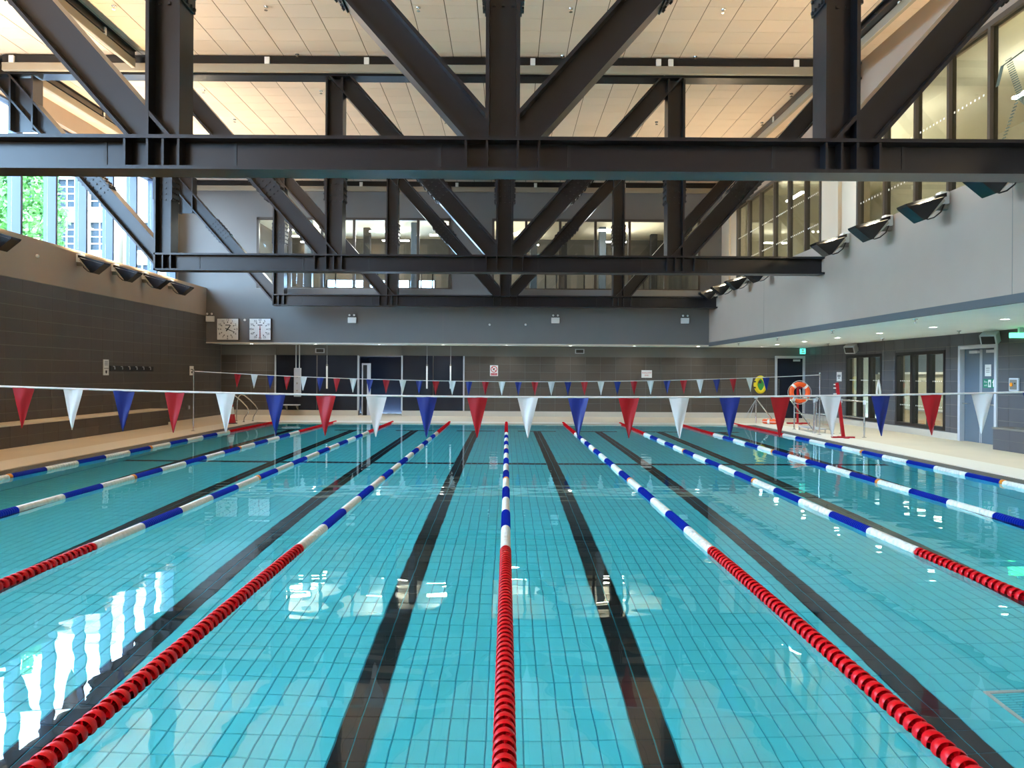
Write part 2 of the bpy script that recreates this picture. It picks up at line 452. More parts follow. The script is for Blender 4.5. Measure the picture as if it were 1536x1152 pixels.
# ---- far lower wall
TXA, TXB, TXC, TXD, TXE = -9.50, -6.10, -4.30, -1.76, 11.02
wf = MB()
wf.box(XL, TXA, YF + 0.012, YF + 0.4, 0, ZS); wf.box(TXA, TXB, YF + 0.06, YF + 0.4, 0, ZS)
wf.box(TXC, TXD, YF + 0.06, YF + 0.4, 0, ZS); wf.box(TXD, TXE, YF + 0.012, YF + 0.4, 0, ZS)
wf.box(TXE, XR, YF + 0.012, YF + 0.4, 2.56, ZS); wf.box(TXB, TXC, YF, YF + 0.4, 2.47, ZS)
wfar = struct(wf.build('wall_far', 'paint_shaded'), 'far wall under the bulkhead, dark tiles and navy panels')
tile_wall(wfar, 'Y', YF + 0.012, XL, TXA, 0.24, 2.50, 'tile', out=-1)
tile_wall(wfar, 'Y', YF + 0.012, TXD + 0.04, TXE, 0.24, 2.50, 'tile', out=-1)
sk = MB().box(XL, TXB, YF - 0.02, YF + 0.06, 0.03, 0.24).box(TXC, TXE, YF - 0.02, YF + 0.06, 0.03, 0.24)
struct(sk.build('baseboard_far', 'skirt'))
for (a, b) in ((TXA, -7.8), (-7.8, TXB), (TXC, -3.02), (-3.02, TXD)):
    MB().box(a + 0.02, b - 0.02, YF + 0.01, YF + 0.06, 0.25, 2.5).build('panel', 'navy', wfar, bevel=0.006)
pst = MB().box(-0.03, 0.03, YF - 0.02, YF + 0.06, 0.24, 2.5).mesh('edge_strip', 'lgrey')
for x in (TXA, TXB, TXC, TXD): link('edge_strip', pst, wfar, (x, 0, 0))
# recess with an open doorway
rc = MB().box(TXB - 0.2, TXB, YF + 0.4, 34.2, 0, 2.5).box(TXC, TXC + 0.2, YF + 0.4, 34.2, 0, 2.5).box(TXB, TXC, 34.1, 34.3, 0, 2.5).box(TXB - 0.2, TXC + 0.2, YF + 0.4, 34.3, 2.47, 2.7)
struct(rc.build('wall_recess', 'navy'))
dr = struct(thing('door_1', 'pale door frame inside the dark recess of the far wall', None, (TXB + 0.12, YF + 0.15, 0.03)))
MB().box(0, 0.05, 0, 0.08, 0, 2.15).box(0.22, 0.36, 0, 0.08, 0, 2.15).box(0.05, 0.22, 0, 0.08, 2.08, 2.15).build('door_frame', 'lgrey', dr)
MB().box(0.05, 0.22, 0.03, 0.06, 0, 2.08).build('door_leaf', 'blackm', dr)
# far right door
dr = struct(thing('door_2', 'dark navy door in pale frame at the far right corner', None, (TXE, YF - 0.03, 0.03)))
DW = XR - TXE
MB().box(0, 0.09, 0, 0.12, 0, 2.55).box(DW - 0.09, DW, 0, 0.12, 0, 2.55).box(0.09, DW - 0.09, 0, 0.12, 2.45, 2.55).build('door_frame', 'lgrey', dr, bevel=0.008)
lf = MB().box(0.09, DW - 0.09, 0.05, 0.10, 0, 2.45).build('door_leaf', 'navy', dr)
MB().box(0.14, 0.17, 0.0, 0.05, 0.75, 1.6).build('pull_handle', 'chrome', lf)
MB().box(0.75, 1.02, -0.01, 0.05, 2.33, 2.41).build('door_closer', 'lgrey', lf)

# ---- right lower wall with two windows and a door
WIN = [(25.15, 27.8, 0.25, 2.51), (21.5, 24.25, 0.25, 2.51)]
DOOR = (19.2, 20.85, 0.0, 2.6)
def wall_with_holes(mb, x0, x1, ya, yb, z0, z1, holes):
    hs = sorted(holes); y = ya
    for (a, b, c, e) in hs:
        mb.box(x0, x1, y, a, z0, z1)
        if c > z0: mb.box(x0, x1, a, b, z0, c)
        if e < z1: mb.box(x0, x1, a, b, e, z1)
        y = b
    mb.box(x0, x1, y, yb, z0, z1)
wr = MB(); wall_with_holes(wr, XR + 0.012, XR + 0.3, Y0, YF + 0.4, 0, ZS, WIN + [DOOR])
wright = struct(wr.build('wall_right', 'grout'), 'right lower wall of slate grey tiles')
tile_wall(wright, 'X', XR + 0.012, 10.0, YF, 0.03, ZS, 'tile_r', holes=WIN + [DOOR], out=-1, ustart=10.1, visible=lambda y: y > 16.8)
sk = MB(); sk.box(XR - 0.03, XR + 0.01, DOOR[1], YF, 0.03, 0.22)
struct(sk.build('baseboard_right', 'skirt'))
for i, (a, b, c, e) in enumerate(WIN):
    w = struct(thing('window_%d' % (i + 1), 'tall black framed window with three panes in the slate wall', None, (XR, a, c)))
    wd, hh = b - a, e - c
    fr = MB().box(0, 0.2, 0, 0.1, 0, hh).box(0, 0.2, wd - 0.1, wd, 0, hh).box(0, 0.2, 0.1, wd - 0.1, 0, 0.1).box(0, 0.2, 0.1, wd - 0.1, hh - 0.1, hh)
    fr.build('window_frame', 'frame_k', w)
    for k in (1, 2): MB().box(0.02, 0.2, wd * k / 3 - 0.07, wd * k / 3 + 0.07, 0.1, hh - 0.1).build('mullion', 'frame_k', w)
    for k in range(3):
        p = MB().box(0.10, 0.12, wd * k / 3 + 0.08, wd * (k + 1) / 3 - 0.08, 0.1, hh - 0.1).build('pane', 'glassd', w)
        dm = MB()
        for q in range(7):
            for zz in (1.36, 0.62):
                yq = wd * k / 3 + 0.14 + q * (wd / 3 - 0.28) / 6
                dm.box(0.096, 0.099, yq - 0.016, yq + 0.016, zz, zz + 0.032)
        tag(dm.build('dot_print', 'dots', p), 'row of pale printed dots', kind='stuff')
# corridor behind those windows
cb = MB().box(XR + 2.6, XR + 2.8, 17, 31, 0, ZS).box(XR + 0.3, XR + 2.8, 30.9, 31, 0, ZS).box(XR + 0.3, XR + 2.8, 17, 17.1, 0, ZS).box(XR + 0.3, XR + 2.8, 17, 31, ZS - 0.1, ZS)
struct(cb.build('wall_corridor', 'roomw'))
struct(MB().box(XR + 2.55, XR + 2.6, 17.1, 30.9, 1.85, ZS - 0.1).build('wall_corridor_band', 'doorb'))
ben = thing('corridor_counter', 'pale counter seen through the slate wall windows', 'counter', (XR + 1.9, 22.5, 0.03))
MB().box(0, 0.6, -3.0, 5.5, 0, 0.55).build('body', 'cream', ben); MB().box(-0.03, 0.6, -3.0, 5.5, 0.55, 0.6).build('top', 'lgrey', ben)
MB().box(XR + 2.47, XR + 2.55, 18, 30.5, 1.85, 1.92).build('rail', 'white', wright)
area((XR + 1.5, 24, ZS - 0.15), (0, 0, -1), 0.3, 9, 60, (1, 0.93, 0.8))
# right door with two leaves
dr = struct(thing('door_3', 'blue grey double door in pale frame on the slate wall', None, (XR, DOOR[0], 0.03)))
W_ = DOOR[1] - DOOR[0]; H_ = DOOR[3] - 0.03
MB().box(-0.03, 0.2, 0, 0.1, 0, H_).box(-0.03, 0.2, W_ - 0.1, W_, 0, H_).box(-0.03, 0.2, 0.1, W_ - 0.1, H_ - 0.1, H_).build('door_frame', 'lgrey', dr, bevel=0.008)
for k in range(2):
    a = 0.1 + k * (W_ - 0.2) / 2; b = a + (W_ - 0.2) / 2
    lf = MB().box(0.10, 0.15, a + 0.004, b - 0.004, 0.01, H_ - 0.1).build('door_leaf', 'doorb', dr)
    ye = b - 0.03 if k == 0 else a + 0.03
    MB().box(0.09, 0.10, ye - 0.012, ye + 0.012, 0.02, H_ - 0.12).build('edge_strip', 'lgrey', lf)
    MB().box(0.03, 0.10, (a + b) / 2 - 0.3, (a + b) / 2 + 0.05, H_ - 0.22, H_ - 0.15).build('door_closer', 'lgrey', lf)
    yc = b - 0.15 if k == 1 else a + 0.2
    MB().tube([(0.10, yc - 0.12, 1.02), (0.03, yc - 0.12, 1.02), (0.03, yc + 0.12, 1.02), (0.10, yc + 0.12, 1.02)], 0.016, 8).build('pull_handle', 'chrome', lf)
    if k == 0:
        pn = MB().box(0.088, 0.10, a + 0.30, a + 0.55, 1.75, 2.05).build('paper_notice', 'white', lf)
        for q in range(3): MB().box(0.085, 0.088, a + 0.35, a + 0.50, 1.85 + q * 0.05, 1.862 + q * 0.05).build('text_line', 'ink', pn)
        es = MB().box(0.088, 0.10, a + 0.10, a + 0.62, 1.45, 1.68).build('exit_sign', 'signgreen', lf)
        text('Fire\nexit', 0.085, 'white', 'lettering', es, (0.086, a + 0.51, 1.56), FACE_LEFT)
        MB().prism([(a + 0.29, 1.47), (a + 0.41, 1.47), (a + 0.41, 1.66), (a + 0.29, 1.66)], 0.085, 0.088, 'X').build('doorway_symbol', 'white', es)
        MB().prism([(a + 0.33, 1.48), (a + 0.36, 1.56), (a + 0.38, 1.48), (a + 0.38, 1.58), (a + 0.34, 1.62), (a + 0.32, 1.56)], 0.083, 0.085, 'X').build('figure_symbol', 'signgreen', es)
        MB().prism([(a + 0.165, 1.48), (a + 0.215, 1.48), (a + 0.215, 1.58), (a + 0.25, 1.58), (a + 0.19, 1.67), (a + 0.13, 1.58), (a + 0.165, 1.58)], 0.085, 0.088, 'X').build('arrow', 'white', es)

# ---- soffits
sf = MB().box(XRW, XR + 0.3, Y0, YF + 0.4, ZS, ZS + 0.12).box(XL, XRW, YB + 0.02, YF + 0.4, ZS, ZS + 0.12)
soff = struct(sf.build('ceiling_low', 'soffit'), 'pale low ceiling over the right and far deck')
struct(MB().box(XRW - 0.015, XRW + 0.05, Y0, YB, ZS - 0.02, ZS + 0.125).build('trim_3', 'edge_k'))
struct(MB().box(XL, XRW, YB - 0.015, YB + 0.05, ZS - 0.02, ZS + 0.03).build('trim_4', 'offw'))
# ---- bulkhead and raised right wall
struct(MB().box(XL, XRW, YB, YBW, ZS + 0.03, ZT).build('wall_bulkhead', 'paint_shaded'), 'grey bulkhead band across the far end')
pw = struct(MB().box(XRW, XG + 0.3, Y0, YBW, ZS + 0.12, ZT).build('wall_right_upper', 'paint'), 'pale grey raised wall along the right side')
for y in (23.6, 12.0): MB().box(XRW - 0.003, XRW, y, y + 0.012, ZS + 0.1, ZT).build('joint', 'gutter', pw)
# ---- far upper wall with two window bands
ZH, ZSI = 8.13, 5.22
bx = [onY(x, 400, YBW).x for x in (385, 676, 738, 1050)]
bw = MB()
bw.box(XWIN - 0.3, bx[0], YBW, YBW + 0.25, ZT, ZC); bw.box(bx[1], bx[2], YBW, YBW + 0.25, ZT, ZC); bw.box(bx[3], XG + 0.3, YBW, YBW + 0.25, ZT, ZC)
for a, b in ((bx[0], bx[1]), (bx[2], bx[3])):
    bw.box(a, b, YBW, YBW + 0.25, ZT - 0.3, ZSI); bw.box(a, b, YBW, YBW + 0.25, ZH, ZC)
struct(bw.build('wall_far_upper', 'paint_shaded'), 'grey upper wall at the far end above the bulkhead')
MULL = [[435, 483, 531, 579, 627], [789, 840, 893, 944, 998]]
for i, (a, b) in enumerate(((bx[0], bx[1]), (bx[2], bx[3]))):
    w = struct(thing('window_%d' % (i + 3), 'long bronze framed window band into the gym', None, (0, YBW, 0)))
    MB().box(a, b, -0.04, 0.12, ZH - 0.09, ZH).box(a, b, -0.04, 0.12, ZSI, ZSI + 0.06).box(a, a + 0.09, -0.04, 0.12, ZSI, ZH).box(b - 0.09, b, -0.04, 0.12, ZSI, ZH).build('window_frame', 'frame', w)
    MB().box(a, b, -0.15, -0.04, ZSI - 0.22, ZSI).build('window_sill', 'sill', w)
    xs = [onY(x, 400, YBW).x for x in MULL[i]]
    for x in xs: MB().box(x - 0.05, x + 0.05, -0.04, 0.12, ZSI + 0.06, ZH - 0.09).build('mullion', 'frame', w)
    e = [a] + xs + [b]
    for p, q in zip(e[:-1], e[1:]): MB().box(p + 0.06, q - 0.06, 0.03, 0.05, ZSI + 0.06, ZH - 0.09).build('pane', 'glass', w)
# gym room behind
gy = MB().box(-11.5, -9.2, 39.0, 39.2, 4.9, 9.0).box(-3.6, 9.0, 39.0, 39.2, 4.9, 9.0).box(-9.2, -3.6, 39.0, 39.2, 6.5, 9.0).box(-9.2, -3.6, 39.0, 39.2, 4.9, 5.3).box(-11.5, -11.3, YBW + 0.25, 39.2, 4.9, 9.0).box(8.85, 9.05, YBW + 0.25, 39.2, 4.9, 9.0)
struct(gy.build('wall_gym', 'gymw'))
w = struct(thing('window_7', 'daylit window at the back of the gym', None, (0, 39.0, 0)))
for x in (-9.2, -7.8, -6.4, -5.0, -3.7): MB().box(x, x + 0.1, 0, 0.15, 5.3, 6.5).build('mullion', 'frame_k', w)
for x in (-9.1, -7.7, -6.3, -4.9): MB().box(x, x + 1.3, 0.08, 0.09, 5.3, 6.5).build('pane', 'glass', w)
struct(MB().box(-11.5, 9.05, YBW + 0.25, 39.2, 4.8, 4.95).build('floor_gym', 'gymf'))
struct(MB().box(-11.5, 9.05, YBW + 0.25, 39.2, 8.6, 8.8).build('ceiling_gym', 'roomc'))
tb = MB().box(-0.9, 0.9, -0.06, 0.06, -0.05, 0.0)
tbm = tb.mesh('ceiling_tube_lamp', 'glow')
GL = ['left end of gym, front', 'left end of gym, middle', 'left end of gym, rear', 'centre left of gym, front', 'centre left of gym, rear', 'just left of gym centre', 'right side of gym, front', 'right side of gym, rear', 'right of gym centre, rear']
for i, (x, y) in enumerate(((-9.3, 34), (-9.3, 35.5), (-9.3, 37), (-5.5, 34.2), (-5.3, 36.5), (-2.9, 35), (4.6, 33.6), (5.0, 36.5), (0.9, 37.5))):
    t = link('ceiling_tube_lamp', tbm, None, (x, y, 8.1)); tag(t, 'bright ceiling tube lamp behind far windows, ' + GL[i], 'lamp', 'gym ceiling tube lamps')
    t.scale.x = 0.7
    area((x, y, 8.04), (0, 0, -1), 1.2, 0.1, 9, (1, 0.94, 0.82))
for x in (-8, 0, 6): area((x, 35, 7.6), (0, 0.0, 1), 2.0, 3.0, 14, (1, 0.92, 0.76))  # added fill without a fixture, brightens the gym ceiling from below
# gym columns and machines
for i, x in enumerate((-8.9, -6.6, -4.2, -2.6, 1.2, 2.7, 4.4, 7.1)):
    c = tag(MB().box(-0.16, 0.16, -0.16, 0.16, 4.95, 8.6).build('gym_column', 'gyme' if i % 2 else 'doorb', None, bevel=0.02), 'slim gym column behind the far window bands, %s from left' % ['first', 'second', 'third', 'fourth', 'fifth', 'sixth', 'seventh', 'eighth'][i], 'column', 'gym columns', None)
    c.location = (x, 34.5 + (i * 1.7) % 3, 0)
for i, x in enumerate((-9.6, -7.6, -5.4, -3.4, 0.4, 1.9, 3.5, 5.6)):
    g = thing('gym_machine', 'dark gym machine behind the far window bands, %s from left' % ['first', 'second', 'third', 'fourth', 'fifth', 'sixth', 'seventh', 'eighth'][i], 'gym machine', (x, 33.2 + (i % 3) * 0.4, 4.95), 'gym machines')
    MB().box(-0.25, 0.25, -0.8, 0.8, 0.05, 0.25).build('deck', 'gyme', g)
    for q in (-1, 1): MB().tube([(q * 0.24, -0.7, 0.2), (q * 0.24, -0.55, 1.2)], 0.03, 8).build('upright', 'gyme', g)
    MB().box(-0.28, 0.28, -0.65, -0.5, 1.15, 1.4).build('console', 'gyme', g)

# ---- left window wall with fins
wn = struct(thing('window_5', 'row of tall left windows between blue grey fins', None, (XWIN, 0, 0)))
ys = [21.1 + 1.64 * k for k in range(-22, 7)]
ZW = 9.1
fin = MB().box(-0.12, 0.24, -0.05, 0.05, ZT, ZW).mesh('mullion', 'frame_b')
for y in ys: link('mullion', fin, wn, (0, y, 0))
pm = MB().box(-0.01, 0.01, -0.76, 0.76, ZT + 0.06, ZW - 0.06).mesh('pane', 'glass')
for a, b in zip(ys[:-1], ys[1:]): link('pane', pm, wn, (0, (a + b) / 2, 0))
MB().box(-0.12, 0.12, Y0, YBW, ZT, ZT + 0.06).build('sill_rail', 'frame_b', wn); MB().box(-0.12, 0.12, Y0, YBW, ZW - 0.06, ZW).build('head_rail', 'frame_b', wn)
struct(MB().box(XWIN - 0.3, XWIN + 0.3, Y0, YBW, ZW, ZC + 0.2).box(XWIN - 0.3, XWIN + 0.1, ys[-1] + 0.05, YBW + 0.2, ZT, ZW).build('wall_left_upper', 'paint'))
portal((XWIN - 0.2, 8.0, (ZT + ZW) / 2), (1, 0, 0), 47, ZW - ZT)

# ---- right upper glazing
ZG = 8.22
gl = struct(thing('window_6', 'tall bronze framed glazing above the raised right wall', None, (XG, 0, 0)))
runs = [(21.5, 29.4, [22.65, 24.0, 25.3, 26.7, 28.0]), (3.0, 19.3, [4.6, 5.95, 7.3, 8.65, 10.0, 11.3, 12.65, 14.0, 15.3, 16.55, 17.9])]
for (a, b, ms) in runs:
    MB().box(-0.05, 0.1, a, b, ZG - 0.1, ZG).box(-0.05, 0.1, a, a + 0.1, ZT, ZG - 0.1).box(-0.05, 0.1, b - 0.1, b, ZT, ZG - 0.1).build('window_frame', 'frame', gl)
    for y in ms: MB().box(-0.05, 0.1, y - 0.04, y + 0.04, ZT, ZG - 0.1).build('mullion', 'frame', gl)
    e = [a] + ms + [b]
    for i, (p, q) in enumerate(zip(e[:-1], e[1:])):
        pn = MB().box(0.02, 0.04, p + 0.04, q - 0.04, ZT, ZG - 0.1).build('pane', 'glassd', gl)
        if p > 13.5:
            dm = MB()
            for k in range(9):
                yk = p + 0.12 + k * (q - p - 0.24) / 8
                for zz in (6.05, 6.95): dm.box(0.015, 0.019, yk - 0.02, yk + 0.02, zz, zz + 0.04)
            tag(dm.build('dot_print', 'dots', pn), 'row of pale printed dots', kind='stuff')
# dotted running figure printed on the pane nearest the camera
pf = MB()
def dots_line(p, q, wdt):
    n = 16
    for k in range(n + 1):
        t = k / n
        for w_ in range(-wdt, wdt + 1):
            y = p[0] + (q[0] - p[0]) * t + w_ * 0.035; z = p[1] + (q[1] - p[1]) * t
            pf.box(0.012, 0.018, y - 0.011, y + 0.011, z - 0.011, z + 0.011)
dots_line((13.55, 7.35), (13.25, 6.65), 2); dots_line((13.25, 6.65), (13.75, 5.85), 1); dots_line((13.3, 6.65), (12.85, 6.2), 2)
dots_line((13.7, 7.3), (13.0, 7.35), 1); dots_line((13.0, 7.35), (12.9, 6.95), 1); dots_line((13.72, 7.3), (13.85, 7.0), 1)
tag(pf.build('dotted_figure', 'dotsd', gl), 'dotted running figure printed on the glass', kind='stuff')
wp = MB().box(XG, XG + 0.3, Y0, YBW, ZG, ZC + 0.2).box(XG, XG + 0.3, Y0, 3.0, ZT, ZG)
struct(wp.build('wall_right_top', 'paint'), 'grey wall strip above the right glazing')
pier = struct(MB().box(XG - 0.02, XG + 0.3, 19.3, 21.5, ZT, ZG).box(XG - 0.02, XG + 0.3, 29.4, YBW, ZT, ZG).box(XG - 0.12, XG - 0.02, 20.2, 20.6, ZT, ZG).box(XG - 0.1, XG - 0.02, 30.2, 30.5, ZT, ZG).build('wall_right_pier', 'cream'))
# studio behind the right glazing
st = MB().box(14.8, 15.0, Y0, YBW, 4.9, 9.4).box(XG + 0.3, 15, YBW - 0.2, YBW, 4.9, 9.4).box(XG + 0.3, 15, Y0, Y0 + 0.2, 4.9, 9.4)
struct(st.build('wall_studio', 'roomw'))
struct(MB().box(XG + 0.3, 15, Y0, YBW, 4.8, 4.95).build('floor_studio', 'gymf'))
struct(MB().box(XG + 0.3, 15, Y0, YBW, 9.1, 9.3).build('ceiling_studio', 'roomc'))
tub = MB().box(-0.06, 0.06, -0.75, 0.75, -0.05, 0).mesh('ceiling_tube_lamp', 'glow')
for i, (x, y) in enumerate(((11.2, 21.0), (12.6, 28.0), (11.4, 25.2), (10.6, 28.4), (10.9, 23.2), (12.0, 17.5))):
    t = link('ceiling_tube_lamp', tub, None, (x, y, 8.4 if i % 2 else 7.9)); tag(t, 'bright ceiling tube lamp behind right glazing, ' + ('above the cream pier', 'farthest to the back', 'middle of far panes', 'nearest the far corner', 'beside the near edge of far panes', 'nearest to the camera')[i], 'lamp', 'studio ceiling tube lamps')
for y, p_ in ((4, 45), (13, 50), (25, 14)): area((11.9, y, 7.8), (0, 0, 1), 2.0, 5.0, p_, (1, 0.90, 0.66))  # added upward fill, no fixture, sets how bright the studio ceiling looks

# ---- high ceiling of boards
cb = struct(MB().box(XWIN - 0.3, XG + 0.3, Y0, YBW + 0.3, ZC + 0.012, ZC + 0.3).build('ceiling', 'cgap'), 'high ceiling of cream boards')
PWD, PLN = 0.70, 0.60
bm_ = MB().box(0.009, PWD - 0.009, 0.004, PLN - 0.004, 0, 0.014)
bmesh_ = bm_.mesh('ceiling_board', 'panel'); rest = MB(); cnt = 0
y = Y0
while y < YBW - 0.1:
    x = XWIN + 0.3
    while x < XG - 0.1:
        if 16.3 < y < 30 and abs(x) < 4.4 and cnt < 290:
            link('board', bmesh_, cb, (x, y, ZC)); cnt += 1
        else:
            n = len(rest.v); rest.v += [(a + x, b + y, c + ZC) for a, b, c in bm_.v]; rest.f += [tuple(n + q for q in f) for f in bm_.f]
        x += PWD
    y += PLN
tag(rest.build('ceiling_boards', 'panel', cb), 'cream ceiling boards', kind='stuff')
# ---- back wall behind the camera and roof slab over the low wing
struct(MB().box(-13.9, 14.8, Y0 - 0.3, Y0, 0, ZC + 0.3).build('wall_near', 'paint'))
struct(MB().box(XWIN - 1.0, 15.2, Y0 - 0.5, 40, ZC + 0.31, ZC + 0.6).build('roof', 'roofm'))

# ================================================================= STEEL TRUSSES
DEP, FW, TF, TWB = 0.43, 0.42, 0.045, 0.03
ZB = 4.505; ZTOP = 9.32; XN = -0.07; PAN = 4.25
def truss(Y, label, ts, end_post=True):
    t = thing('steel_truss', label, 'truss', (0, Y, 0), 'steel trusses across the pool hall')
    xe0, xe1 = XN - 2 * PAN, XRW
    MB().hbeam((xe0 - DEP / 2, 0, ZB), (xe1, 0, ZB), DEP, FW, TF, TWB).build('bottom_chord', 'steel', t)
    MB().box(xe0 - DEP / 2 - 0.005, xe0 - DEP / 2 + 0.04, -FW / 2, FW / 2, ZB - DEP / 2, ZB + DEP / 2).build('end_plate', 'steel', t)
    nodes = [XN + PAN * k for k in (-2, -1, 0, 1)]
    tops = ZTOP - DEP / 2
    for x in nodes:
        MB().hbeam((x, 0, ZB + DEP / 2), (x, 0, tops), DEP, FW, TF, TWB).build('vertical_post', 'steel', t)
        offs = (-0.46, -DEP / 2 + 0.02, DEP / 2 - 0.02, 0.46) if abs(x - XN) < 0.01 else ((-0.48, -DEP / 2 + 0.02, 0.0, DEP / 2 - 0.02) if x < 0 else (-DEP / 2 + 0.02, 0.0, DEP / 2 - 0.02, 0.48))
        for o in offs:
            if x + o < xe0 - 0.3: continue
            MB().box(x + o - 0.014, x + o + 0.014, -FW / 2 + 0.02, FW / 2 - 0.02, ZB - DEP / 2 + TF, ZB + DEP / 2 - TF).build('stiffener', 'steel', t)
        # seam plates on the chord web
        for o in (-0.8, 0.85):
            if xe0 < x + o < xe1: MB().box(x + o - 0.02, x + o + 0.02, -0.026, -0.012, ZB - DEP / 2 + TF, ZB + DEP / 2 - TF).build('weld_seam', 'bolt', t)
    dz = tops + 0.05 - ZB
    dg = [(x, -1) for x in nodes[:3]] + [(x, 1) for x in nodes[2:]]
    for (x, s_) in dg:
        a = Vector((x, 0, ZB)); b = Vector((x + s_ * PAN, 0, ZTOP - 0.02)); dr_ = (b - a).normalized()
        me = MB().hbeam(a - dr_ * 0.3, b, DEP, FW - 0.012, TF, TWB - 0.004).mesh('diagonal_brace', 'steel')
        bm2 = bmesh.new(); bm2.from_mesh(me)          # mitre the foot against the chord (and the centre post)
        cuts = [(Vector((0, 0, ZB + DEP / 2 - 0.004)), Vector((0, 0, 1)))]
        if x < xe0 + 0.01: cuts = [(Vector((x - DEP / 2 + 0.004, 0, 0)), Vector((-1, 0, 0)))]
        if abs(x - XN) < 0.01: cuts.append((Vector((x + s_ * (DEP / 2 - 0.004), 0, 0)), Vector((s_, 0, 0))))
        for co, no in cuts:
            bmesh.ops.bisect_plane(bm2, geom=bm2.verts[:] + bm2.edges[:] + bm2.faces[:], plane_co=co, plane_no=no, clear_inner=True)
        bm2.to_mesh(me); bm2.free(); link('diagonal_brace', me, t)
        # bolted splice
        n = Vector((0, 1, 0)).cross(dr_).normalized(); L = (b - a).length; c = a + dr_ * L * ts
        bolts = MB()
        for q in (-1, 1):
            for w in (-1, 1):
                MB().obox(c + n * (DEP / 2 + 0.012) * q + Vector((0, 0.10 * w, 0)), dr_, Vector((0, 1, 0)), n, 0.42, 0.09, 0.012).build('splice_plate', 'steel', t)
            for i in range(6):
                for w in (-0.15, -0.06, 0.06, 0.15):
                    bolts.obox(c + n * (DEP / 2 + 0.036) * q + dr_ * (-0.36 + i * 0.144) + Vector((0, w, 0)), dr_, Vector((0, 1, 0)), n, 0.018, 0.018, 0.014)
        for i in range(6):
            for w in (-0.12, 0, 0.12):
                bolts.obox(c + Vector((0, -TWB / 2 - 0.01, 0)) + dr_ * (-0.36 + i * 0.144) + n * w, dr_, Vector((0, 1, 0)), n, 0.018, 0.012, 0.018)
        tag(bolts.build('bolts', 'bolt', t), 'rows of splice bolts', kind='stuff')
    for x in nodes:
        zc = ZB + (tops - ZB) * ts
        bolts = MB()
        for q in (-1, 1):
            MB().box(x + q * DEP / 2 + (0 if q > 0 else -0.024), x + q * DEP / 2 + (0.024 if q > 0 else 0), -FW / 2, FW / 2, zc - 0.4, zc + 0.4).build('splice_plate', 'steel', t)
            for i in range(6):
                for w in (-0.15, -0.06, 0.06, 0.15):
                    xx = x + q * (DEP / 2 + 0.036)
                    bolts.box(xx - 0.014, xx + 0.014, w - 0.018, w + 0.018, zc - 0.36 + i * 0.144 - 0.018, zc - 0.36 + i * 0.144 + 0.018)
        for i in range(6):
            for w in (-0.12, 0, 0.12):
                bolts.box(x + w - 0.018, x + w + 0.018, -TWB / 2 - 0.022, -TWB / 2, zc - 0.36 + i * 0.144 - 0.018, zc - 0.36 + i * 0.144 + 0.018)
        tag(bolts.build('bolts', 'bolt', t), 'rows of splice bolts', kind='stuff')
    # top chord and end stub
    MB().hbeam((XWIN + 0.35, 0, ZTOP + 0.03), (XG - 0.02, 0, ZTOP + 0.03), DEP, FW, TF, TWB).build('top_chord', 'steel', t)
    if end_post:
        MB().hbeam((-12.1, 0, 7.75), (-12.1, 0, tops), 0.6, FW, TF, TWB).build('end_post', 'steel', t)
    return t
truss(9.81, 'nearest black steel truss, large V braces above the near water', 0.50)
truss(19.3, 'middle black steel truss hanging behind the nearest one', 0.42)
truss(29.0, 'farthest black steel truss in front of the grey bulkhead', 0.54)

# cream cable trunking along the truss tops and the ceiling edges
clip = MB().box(-0.06, 0.06, -0.05, 0.02, -0.05, 0.12).mesh('clip', 'white')
def trunk(p0, p1, label, along, clips):
    t = thing('cable_trunking', label, 'trunking', p0, 'cream trunking under the ceiling')
    L = (Vector(p1) - Vector(p0)).length
    if along == 'X':
        MB().box(0, L, -0.10, 0, -0.13, 0.07).build('trunk', 'trunkm', t, bevel=0.012)
        MB().box(0, L, -0.06, 0, 0.09, 0.27).build('dark_rail', 'steel', t)
    else:
        MB().box(-0.05, 0.05, 0, L, -0.13, 0.07).build('trunk', 'trunkm', t, bevel=0.012)
        MB().box(-0.03, 0.03, 0, L, 0.09, 0.27).build('dark_rail', 'steel', t)
    for c in clips:
        k = link('clip', clip, t, (c, -0.07, 0.11) if along == 'X' else (0, c, 0.11))
    return t
ZK = 9.31
trunk((-12.5, 19.06, ZK), (8.4, 19.06, ZK), 'long cream trunking running across the middle truss top', 'X', (0.25, 6.55, 9.0, 13.1, 16.2, 16.5, 19.6))
trunk((XWIN + 0.5, 31.4, ZK), (8.7, 31.4, ZK), 'cream trunking across the top of the far upper wall', 'X', (3.5, 7.1, 11, 14.2, 17.8))
trunk((-12.5, 9.5, ZK), (8.4, 9.5, ZK), 'cream trunking across the nearest truss top, above the view', 'X', (3, 9, 15))
trunk((8.0, 10.2, ZK), (8.0, 18.85, ZK), 'cream trunking along the right ceiling edge ahead of middle truss', 'Y', (2.0, 5.2, 5.5))
trunk((8.0, 19.6, ZK), (8.0, 28.7, ZK), 'cream trunking along the right ceiling edge behind middle truss', 'Y', (3.5, 6.5))
trunk((-12.17, 19.6, ZK), (-12.17, 28.7, ZK), 'cream trunking along the left ceiling edge by the windows', 'Y', (3.5, 6.6))
trunk((-9.16, 10.2, ZK), (-9.16, 18.8, ZK), 'cream trunking beside the upper left brace of nearest truss', 'Y', (5.5, 7.2))
